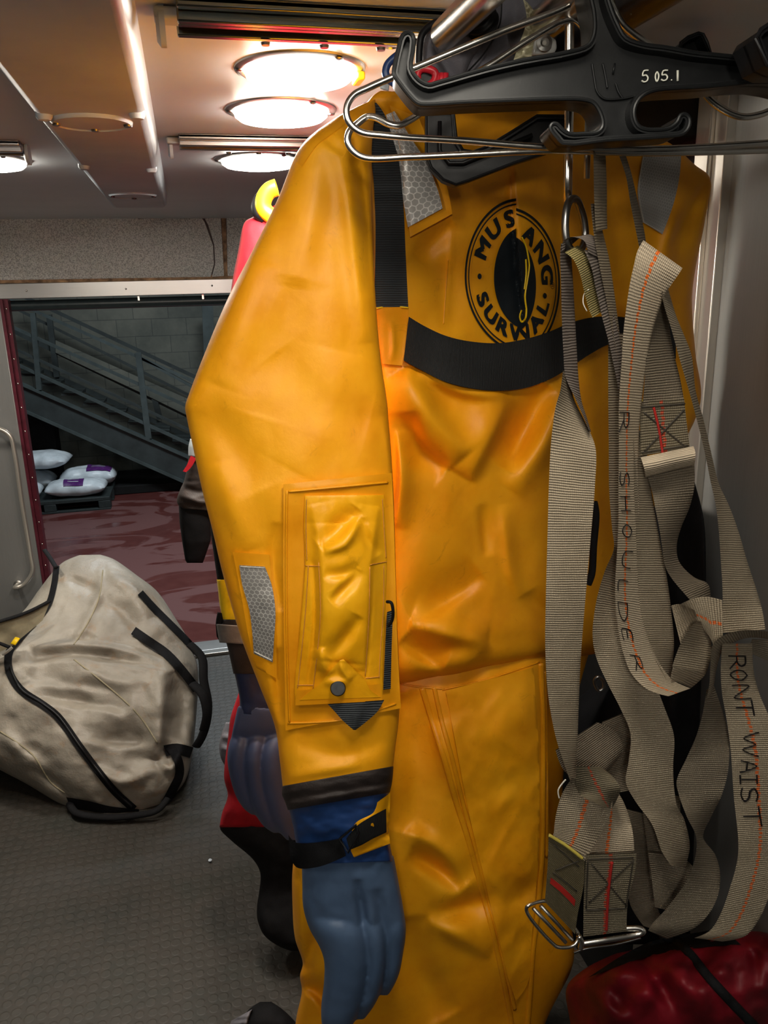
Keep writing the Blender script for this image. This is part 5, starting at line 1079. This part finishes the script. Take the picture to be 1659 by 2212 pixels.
W_('strap', [(1276, 440, 1290, 440), (1282, 500, 1302, 500), (1292, 560, 1316, 560), (1308, 640, 1328, 640), (1322, 715, 1338, 715), (1333, 770, 1345, 770), (1338, 820, 1348, 820)], 'web', d=.785)
pxtube('thread', [(1272, 625, .745), (1262, 635, .745), (1260, 655, .745), (1268, 672, .745)], .0005, M['thread_white'], HN)
W_('strap', [(1335, 330, 1350, 330), (1352, 380, 1364, 375), (1362, 440, 1378, 436), (1374, 500, 1392, 500), (1382, 540, 1396, 530)], 'web_dull_shade', d=.79)
# left band of the handwriting strap and its lower bend
W_('strap', [(1314, 720, 1350, 720), (1314, 850, 1354, 850), (1315, 960, 1354, 960), (1316, 1060, 1354, 1060), (1322, 1140, 1354, 1140), (1326, 1185, 1350, 1190), (1306, 1235, 1348, 1245), (1288, 1300, 1350, 1310), (1280, 1370, 1362, 1365), (1288, 1420, 1386, 1415), (1312, 1475, 1412, 1470), (1340, 1530, 1436, 1530), (1362, 1585, 1456, 1590), (1358, 1645, 1454, 1655), (1352, 1690, 1456, 1700), (1372, 1730, 1462, 1740), (1408, 1780, 1478, 1770), (1430, 1840, 1490, 1830), (1450, 1870, 1480, 1875)], 'web', d=.785, dend=.80)
S11 = W_('strap', [(1368, 930, 1392, 930), (1370, 1060, 1407, 1060), (1374, 1160, 1424, 1160), (1378, 1250, 1441, 1250), (1384, 1320, 1450, 1320), (1398, 1390, 1456, 1390), (1424, 1440, 1452, 1440), (1440, 1468, 1448, 1470)], 'web', d=.782)
W_('strap', [(1448, 1466, 1493, 1486), (1456, 1430, 1524, 1456), (1470, 1395, 1536, 1410), (1490, 1360, 1534, 1370), (1508, 1340, 1528, 1345)], 'web', d=.776)
W_('strap', [(1450, 1308, 1470, 1390), (1470, 1305, 1500, 1372), (1500, 1318, 1512, 1345)], 'web', d=.772)
# main pale strap with handwriting
S7 = W_('strap', [(1390, 519, 1474, 579), (1378, 540, 1466, 592), (1369, 575, 1448, 618), (1361, 612, 1434, 642), (1353, 665, 1420, 680), (1347, 716, 1408, 722), (1343, 780, 1396, 788), (1337, 875, 1385, 878), (1337, 960, 1379, 960), (1336, 1050, 1379, 1050), (1336, 1120, 1382, 1122), (1333, 1190, 1382, 1190), (1329, 1260, 1381, 1262), (1330, 1310, 1386, 1320), (1335, 1355, 1397, 1370), (1347, 1412, 1418, 1420), (1366, 1458, 1440, 1455), (1400, 1490, 1462, 1474), (1444, 1504, 1492, 1487)], 'web_clean', d=.755, nu=15)
# back layer: wide strap with label pad, roll and lower bend
W_('strap', [(1416, 640, 1448, 640), (1400, 690, 1446, 700), (1396, 760, 1454, 755), (1392, 830, 1470, 822), (1388, 875, 1478, 868)], 'web_dull_shade', d=.785)
pd = W_('stitched_pad', [(1380, 868, 1478, 862), (1382, 910, 1482, 902), (1384, 985, 1490, 968)], 'web_pad', d=.78, thick=.005, nu=14)
PDS = Surf(pd)
pxtube('edge_binding', [(1384, 866), (1430, 863), (1462, 853)], .0018, M['thread_yellow'], HN, surf=PDS, off=.002)
for pts in ([(1384, 880), (1480, 872)], [(1390, 890), (1480, 965)], [(1478, 885), (1392, 975)], [(1386, 978), (1486, 962)]): pxtube('stitching', pts, .0008, M['thread_dark'], HN, surf=PDS, off=.0008)
pxtube('stitching', [(1412, 880), (1424, 930), (1432, 985)], .0013, M['thread_red'], HN, surf=PDS, off=.0008)
sheet('strap_roll', [(1384, 988, 1498, 964, .772, .772), (1388, 1000, 1502, 976, .764, .764), (1392, 1014, 1502, 990, .764, .764), (1394, 1030, 1500, 1004, .772, .772)], M['web_clean'], HN, nu=12, nv=14, thick=.006)
W_('strap', [(1396, 1022, 1500, 1000), (1408, 1060, 1500, 1050), (1416, 1100, 1490, 1095), (1424, 1140, 1472, 1138), (1430, 1180, 1462, 1178), (1436, 1220, 1468, 1215), (1450, 1248, 1498, 1246), (1480, 1284, 1530, 1262), (1496, 1302, 1535, 1288)], 'web_dull_shade', d=.79)
# knot in the middle right
kn = W_('knot', [(1470, 1305, 1492, 1345), (1500, 1292, 1530, 1372), (1530, 1289, 1545, 1400), (1560, 1296, 1562, 1398)], 'web_tracer', d=.772, thick=.004)
W_('knot', [(1500, 1345, 1528, 1350), (1478, 1375, 1534, 1385), (1462, 1410, 1536, 1420), (1452, 1440, 1524, 1452)], 'web', d=.768)
# thin strap falling down the right
W_('strap', [(1428, 632, 1444, 626), (1436, 665, 1460, 680), (1450, 710, 1474, 715), (1468, 775, 1494, 768), (1490, 850, 1503, 845), (1506, 910, 1520, 908), (1523, 980, 1538, 985), (1535, 1040, 1553, 1045), (1546, 1090, 1574, 1090), (1553, 1150, 1596, 1150), (1557, 1210, 1614, 1212), (1561, 1280, 1636, 1280), (1560, 1330, 1648, 1325), (1557, 1368, 1653, 1360)], 'web', d=.775)
# loop at the right edge
W_('strap', [(1690, 1392, 1696, 1372), (1655, 1380, 1657, 1364), (1615, 1378, 1608, 1361), (1580, 1390, 1566, 1371), (1560, 1408, 1540, 1392), (1549, 1440, 1535, 1430), (1543, 1475, 1532, 1480), (1538, 1500, 1526, 1510)], 'web', d=.762, sgn=-1)
W_('strap', [(1526, 1490, 1542, 1480), (1518, 1540, 1562, 1540), (1504, 1590, 1574, 1590), (1482, 1640, 1575, 1640), (1462, 1685, 1570, 1680), (1466, 1715, 1558, 1720), (1484, 1765, 1536, 1765), (1503, 1805, 1519, 1808), (1502, 1850, 1546, 1848), (1482, 1904, 1556, 1900), (1440, 1962, 1540, 1960), (1412, 1992, 1500, 2005), (1400, 2010, 1440, 2028)], 'web_dull_shade', d=.785)  # shade of the lower harness put into the colour by darker webbing
S15 = W_('strap', [(1560, 1390, 1625, 1390), (1557, 1450, 1628, 1450), (1560, 1500, 1641, 1500), (1569, 1550, 1662, 1550), (1578, 1617, 1684, 1617), (1585, 1718, 1692, 1718), (1595, 1820, 1690, 1815), (1592, 1862, 1680, 1870), (1578, 1914, 1662, 1932), (1558, 1971, 1640, 1985), (1534, 2010, 1610, 2022), (1500, 2026, 1560, 2034)], 'web_tracer', d=.775, nu=15)
W_('strap', [(1625, 1380, 1690, 1384), (1618, 1400, 1690, 1420), (1622, 1412, 1690, 1440)], 'web_dull_shade', d=.80)
# handwriting, letters turned a quarter so that it reads downwards
F7 = Surf(S7); F15 = Surf(S15)
cl = lambda y: float(np.interp(y, [880, 940, 1050, 1120, 1190, 1260, 1310, 1380, 1420, 1460], [1348, 1346, 1348, 1352, 1356, 1344, 1344, 1356, 1372, 1388]))
for ch_, ya, yb in [('R', 890, 935), ('S', 1018, 1052), ('H', 1072, 1106), ('O', 1134, 1162), ('U', 1188, 1226), ('L', 1252, 1278), ('D', 1297, 1342), ('E', 1358, 1386), ('R', 1414, 1450)]:
    glyph(ch_, lambda a, b: (cl(ya+a*(yb-ya))-9+b*20, ya+a*(yb-ya)+b*(4 if ya > 1150 else 0)), .0007, M['ink'], S7, 'handwritten_letter', surf=F7, off=.0006)
c2 = lambda y: float(np.interp(y, [1400, 1460, 1540, 1600, 1660, 1740, 1800], [1590, 1596, 1610, 1626, 1616, 1620, 1630]))
for ch_, ya, yb in [('R', 1417, 1446), ('O', 1448, 1470), ('N', 1480, 1512), ('T', 1512, 1545), ('W', 1582, 1634), ('A', 1643, 1670), ('I', 1672, 1695), ('S', 1700, 1734), ('T', 1742, 1784)]:
    glyph(ch_, lambda a, b: (c2(ya+a*(yb-ya))-18+b*36, ya+a*(yb-ya)), .0011, M['ink'], S15, 'handwritten_letter', surf=F15, off=.0006)
# bottom left: keeper knot, two sewn lobes, buckle
W_('strap', [(1290, 1700, 1320, 1690), (1302, 1735, 1345, 1728), (1292, 1775, 1360, 1768), (1278, 1815, 1368, 1806), (1270, 1850, 1370, 1842)], 'web_clean', d=.768)
W_('strap', [(1236, 1680, 1278, 1690), (1214, 1715, 1322, 1728), (1202, 1755, 1314, 1765), (1198, 1780, 1304, 1788), (1196, 1800, 1284, 1825), (1190, 1815, 1262, 1862)], 'web_tracer', d=.755)
W_('keeper', [(1246, 1655, 1296, 1656), (1244, 1690, 1320, 1674), (1252, 1716, 1340, 1702), (1280, 1732, 1332, 1728), (1310, 1745, 1322, 1746)], 'web_pad', d=.744, thick=.006)
pa = W_('stitched_pad', [(1185, 1802, 1263, 1860), (1184, 1850, 1261, 1910), (1180, 1910, 1248, 1975), (1177, 1948, 1242, 2018)], 'web_pad2', d=.748, thick=.005, nu=12)
pb_ = W_('stitched_pad', [(1266, 1846, 1375, 1842), (1264, 1880, 1372, 1878), (1261, 1940, 1356, 1950), (1260, 2024, 1354, 2012)], 'web_pad', d=.752, thick=.005, nu=14)
SA = Surf(pa); SB = Surf(pb_)
pxtube('edge_binding', [(1186, 1804), (1222, 1826), (1258, 1854)], .0019, M['thread_yellow'], HN, surf=SA, off=.002)
pxtube('edge_binding', [(1276, 1838), (1320, 1832), (1372, 1840)], .0019, M['thread_yellow'], HN, surf=SB, off=.002)
sheet('bar_tack', [(1190, 1896, 1188, 1908), (1216, 1916, 1214, 1930), (1243, 1944, 1241, 1958)], M['thread_red'], HN, SA, off=.0012, nu=5, nv=14)
for pts in ([(1272, 1856), (1368, 1852)], [(1278, 1866), (1352, 1955)], [(1364, 1862), (1272, 1950)], [(1266, 1966), (1352, 1962)], [(1270, 1858), (1266, 1962)], [(1368, 1856), (1352, 1960)]): pxtube('stitching', pts, .0008, M['thread_dark'], HN, surf=SB, off=.0008)
pxtube('stitching', [(1322, 1862), (1314, 1930), (1310, 2010)], .0016, M['thread_red'], HN, surf=SB, off=.0008)
for pts in ([(1196, 1824), (1250, 1872)], [(1200, 1880), (1250, 1860)], [(1195, 1885), (1246, 1925)]): pxtube('stitching', pts, .0007, M['thread_dark'], HN, surf=SA, off=.0008)
pxtube('thread', [(1222, 1684, .75), (1206, 1706, .75), (1208, 1724, .75)], .0008, M['thread_white'], HN)
BU = pxtube('buckle_frame', [(1137, 1964, .742), (1140, 1957, .742), (1178, 1946, .75), (1192, 1956, .752), (1248, 2014, .75), (1250, 2026, .748), (1238, 2043, .744), (1206, 2046, .742), (1196, 2040, .742), (1142, 1978, .74)], .0021, M['steel'], HN, closed=True)
pxtube('buckle_bar', [(1152, 1962, .746), (1222, 2036, .746)], .0022, M['steel_dull'], HN)
pxtube('buckle_bar', [(1168, 1956, .75), (1236, 2030, .748)], .0022, M['steel_dull'], HN)
pxtube('buckle_bar', [(1258, 2038, .748), (1300, 2032, .748), (1380, 2018, .752), (1390, 2012, .752), (1384, 2006, .754), (1350, 2006, .756)], .0033, M['steel'], HN)
pxtube('buckle_bar', [(1240, 2058, .752), (1262, 2050, .752), (1330, 2040, .754), (1384, 2026, .756)], .0016, M['steel_dark'], HN)
pxtube('buckle_pin', [(1250, 2022, .744), (1256, 2034, .744), (1254, 2048, .746)], .0032, M['steel'], HN)
# dim straps at the back
W_('stitched_pad', [(1200, 1620, 1290, 1560), (1215, 1660, 1330, 1580), (1250, 1690, 1345, 1620), (1280, 1690, 1320, 1660)], 'web_dull_shade', d=.84)
W_('strap', [(1300, 1560, 1370, 1530), (1310, 1640, 1380, 1620), (1300, 1720, 1400, 1700)], 'web_dull_shade', d=.86)
W_('strap', [(1400, 1840, 1470, 1850), (1408, 1900, 1500, 1880), (1415, 1960, 1480, 1975)], 'web_dull_shade', d=.82)
W_('strap', [(1380, 1700, 1470, 1720), (1395, 1800, 1465, 1810), (1405, 1900, 1440, 1905)], 'web_dull_shade', d=.84)
W_('strap', [(1345, 1745, 1400, 1760), (1362, 1850, 1410, 1850), (1360, 1950, 1420, 1960), (1390, 2000, 1450, 2020)], 'web_dull_shade', d=.86)
pxtube('ring', [(1284, 1470, .80), (1292, 1462, .80), (1302, 1470, .80), (1304, 1486, .80), (1294, 1492, .80)], .0016, M['steel_dark'], HN, closed=True)
pxtube('clip', [(1283, 1085, .81), (1287, 1110, .81), (1282, 1180, .81), (1278, 1240, .81), (1270, 1262, .81)], .004, M['black_fabric'], HN)

# ================================================================ RED BAG bottom right
RBG = thing('red_gear_bag', 'dark red nylon gear bag with black piping on the floor under the harness', 'gear bag', onZ(1450, 2500, 0))
rb_ = soft('bag_body', [(1330, 2060, 1.0, 1520, 2020, 1.02, .02), (1260, 2095, 1.0, 1660, 2016, .90, .08), (1225, 2130, 1.0, 1690, 2060, .88, .11), (1232, 2212, 1.0, 1695, 2180, .88, .12), (1250, 2360, 1.0, 1695, 2340, .88, .13), (1260, 2560, 1.0, 1680, 2560, .90, .11)], M['red_dark'], RBG, nu=80, nv=100, nz=(.02, 90, 120), R=[([(1380, 2060), (1430, 2130), (1480, 2200)], -.03, 18, 26), ([(1260, 2120), (1330, 2190), (1400, 2230)], .02, 26, 20)])
RF = Surf(rb_)
pxtube('piping', [(1430, 2020), (1480, 2050), (1530, 2110), (1580, 2165), (1625, 2212), (1680, 2270)], .0062, M['black_trim'], RBG, surf=RF, off=.002)
sheet('bag_top', [(1330, 2072, 1270, 2112), (1400, 2036, 1380, 2072), (1460, 2022, 1470, 2052), (1560, 2006, 1600, 2040)], M['black_fabric'], RBG, RF, off=.006, nu=8, nv=30, bl=3)
# ================================================================ BEIGE DUFFEL BAG
DB = thing('duffel_bag', 'large stained beige canvas duffel bag with black straps slumped on the rubber floor', 'duffel bag', onZ(240, 1700, 0))
bagR = [([(60, 1425), (150, 1412), (260, 1425), (350, 1440)], -.06, 9, 30), ([(70, 1400), (150, 1392), (270, 1405), (350, 1436)], .05, 26, 8), ([(60, 1500), (160, 1512), (280, 1530)], -.03, 12, 34), ([(40, 1480), (140, 1490), (250, 1505)], .02, 24, 12),
 ([(355, 1445), (350, 1520), (340, 1640)], .05, 30, 14), ([(370, 1450), (395, 1520), (380, 1600)], -.04, 22, 22), ([(345, 1640), (370, 1660), (400, 1600)], .03, 14, 14), ([(160, 1585), (240, 1600), (330, 1600)], -.02, 10, 24), ([(200, 1660), (260, 1690), (340, 1660)], .025, 14, 20),
 ([(0, 1580), (60, 1640), (140, 1700)], .02, 20, 16), ([(222, 1230), (212, 1290), (160, 1390)], .018, 10, 12), ([(230, 1235), (290, 1270), (330, 1330)], .025, 26, 10), ([(140, 1250), (180, 1265), (215, 1288)], -.02, 12, 14), ([(215, 1290), (270, 1330), (300, 1380)], -.02, 16, 20), ([(80, 1360), (120, 1300), (160, 1270)], .015, 20, 20), ([(60, 1660), (120, 1690), (150, 1730)], -.02, 12, 16), ([(180, 1450), (250, 1470), (330, 1475)], .02, 18, 14)]
bag = soft('bag_body', [(172, 1199, 3.06, 216, 1198, 3.06, .03), (140, 1212, 3.05, 246, 1208, 3.05, .08), (112, 1238, 3.02, 296, 1243, 3.02, .14), (84, 1274, 2.98, 338, 1276, 2.98, .18), (40, 1330, 2.90, 380, 1337, 2.92, .22), (-60, 1390, 2.78, 414, 1397, 2.84, .24), (-100, 1450, 2.70, 428, 1450, 2.74, .24),
  (-110, 1520, 2.62, 426, 1520, 2.66, .24), (-90, 1590, 2.56, 420, 1590, 2.58, .23), (-30, 1645, 2.50, 412, 1650, 2.52, .20), (60, 1695, 2.44, 392, 1700, 2.45, .15), (132, 1738, 2.38, 346, 1740, 2.38, .08), (180, 1758, 2.34, 312, 1760, 2.34, .03)], M['canvas'], DB, R=bagR, nu=150, nv=170, nz=(.015, 90, 80), cr=.009, crs=80, p=.6)
BS = Surf(bag)
def ribbon(name, pts, w, mat, surf, off=.006, parent=DB, bl=2, thick=.004, nu=6):
    A = catmull(np.array(pts, float), 4); T = np.gradient(A, axis=0); N = np.stack([-T[:, 1], T[:, 0]], 1); N /= np.linalg.norm(N, axis=1, keepdims=True)
    rows = [(a[0]-n[0]*w/2, a[1]-n[1]*w/2, a[0]+n[0]*w/2, a[1]+n[1]*w/2) for a, n in zip(A, N)]
    return sheet(name, rows, mat, parent, surf, off=off, thick=thick, nu=nu, nv=max(20, len(pts)*8), bl=bl, smoothrows=False)
zp = ribbon('zipper', [(72, 1345), (40, 1380), (20, 1408), (20, 1450), (45, 1490), (92, 1522), (125, 1548), (170, 1610), (215, 1670), (250, 1712), (290, 1748)], 17, M['black_trim'], BS)
pxtube('zipper_teeth', [(22, 1440), (45, 1488), (92, 1520), (125, 1546), (170, 1608), (215, 1668), (250, 1710), (285, 1742)], .0045, M['black_gloss'], DB, surf=Surf(zp), off=.002)
ribbon('edge_strap', [(122, 1222), (117, 1262), (105, 1305), (86, 1332), (60, 1352)], 13, M['black_trim'], BS)
ribbon('handle', [(303, 1280), (330, 1310), (365, 1345), (400, 1380), (428, 1412)], 15, M['black_trim'], BS, off=.012)
pxtube('handle_loop', [(410, 1392, 2.60), (436, 1420, 2.56), (440, 1470, 2.50), (449, 1520, 2.46), (446, 1560, 2.44), (436, 1592, 2.42), (424, 1612, 2.42)], .017, M['black_trim'], DB, flat=.5)
ribbon('handle', [(288, 1362), (320, 1384), (360, 1412), (395, 1450), (425, 1490)], 19, M['black_trim'], BS, off=.014)
pxtube('handle_loop', [(416, 1478, 2.46), (438, 1500, 2.42), (447, 1540, 2.40), (440, 1575, 2.40)], .018, M['black_trim'], DB, flat=.5)
ribbon('side_strap', [(356, 1622), (382, 1618), (414, 1626)], 24, M['black_trim'], BS, off=.010)
ribbon('side_strap', [(366, 1612), (384, 1640), (388, 1672), (372, 1708), (356, 1738)], 19, M['black_trim'], BS, off=.016)
pxtube('base_strap', [(362, 1725, 2.30), (340, 1750, 2.26), (290, 1762, 2.25), (230, 1766, 2.25), (165, 1756, 2.27), (150, 1735, 2.32)], .012, M['black_trim'], DB, flat=.7)
bp = sheet('base_panel', [(143, 1722, 158, 1758), (190, 1730, 200, 1764), (240, 1742, 250, 1764), (300, 1748, 300, 1762)], M['black_trim'], DB, BS, off=.010, nu=8, nv=24)
for pts in ([(222, 1232), (214, 1290), (190, 1345), (160, 1392)], [(160, 1425), (230, 1480), (300, 1545), (340, 1605)], [(0, 1580), (70, 1630), (110, 1690), (140, 1712)]): pxtube('seam', pts, .0028, M['canvas_in'], DB, surf=BS, off=.0)
# open end flap at the left with tan lining and its dark edge
fl_ = sheet('open_flap', [(108, 1300, 92, 1340, 2.60, 2.58), (50, 1325, 50, 1375, 2.55, 2.55), (0, 1345, 18, 1400, 2.52, 2.54), (-70, 1362, -40, 1420, 2.50, 2.5)], M['canvas_in'], DB, nu=12, nv=30, nz=(.01, 40, 40), thick=.006)
pxtube('flap_edge', [(108, 1298, 2.60), (60, 1322, 2.55), (0, 1342, 2.52), (-70, 1358, 2.5)], .009, M['black_trim'], DB, flat=.6)
pxtube('zipper_pull', [(26, 1398, 2.46), (20, 1404, 2.455), (6, 1414, 2.45)], .005, M['post_metal'], DB)
pxtube('zipper_tape', [(38, 1378, 2.50), (28, 1392, 2.48)], .012, M['yellow_bright'], DB, flat=.4)
pxtube('cord', [(-40, 1378, 2.5), (0, 1390, 2.48), (20, 1398, 2.47)], .006, M['black_trim'], DB)
pxtube('cord', [(96, 1188, 3.0), (108, 1205, 2.96), (121, 1226, 2.88)], .009, M['black_trim'], DB, flat=.6)
# small pale crumb on the floor
c = onZ(454, 1860, 0.004); o = MB().lathe([(.001, -.003), (.005, 0), (.006, .004), (.003, .007)], 10, Matrix.Translation(c)).build('crumb', M['duct']); tag(o, 'tiny pale crumb lying on the dark rubber floor', 'crumb')

# ================================================================ LIGHT AND VIEW
wld = bpy.data.worlds.new('world'); bpy.context.scene.world = wld; wld.use_nodes = True
wld.node_tree.nodes['Background'].inputs[0].default_value = (.5, .55, .6, 1); wld.node_tree.nodes['Background'].inputs[1].default_value = .02
sc = bpy.context.scene
sc.view_settings.view_transform = 'Standard'; sc.view_settings.look = 'None'; sc.view_settings.exposure = -0.13
sc.cycles.max_bounces = 8
try: sc.cycles.use_denoising = True
except Exception: pass
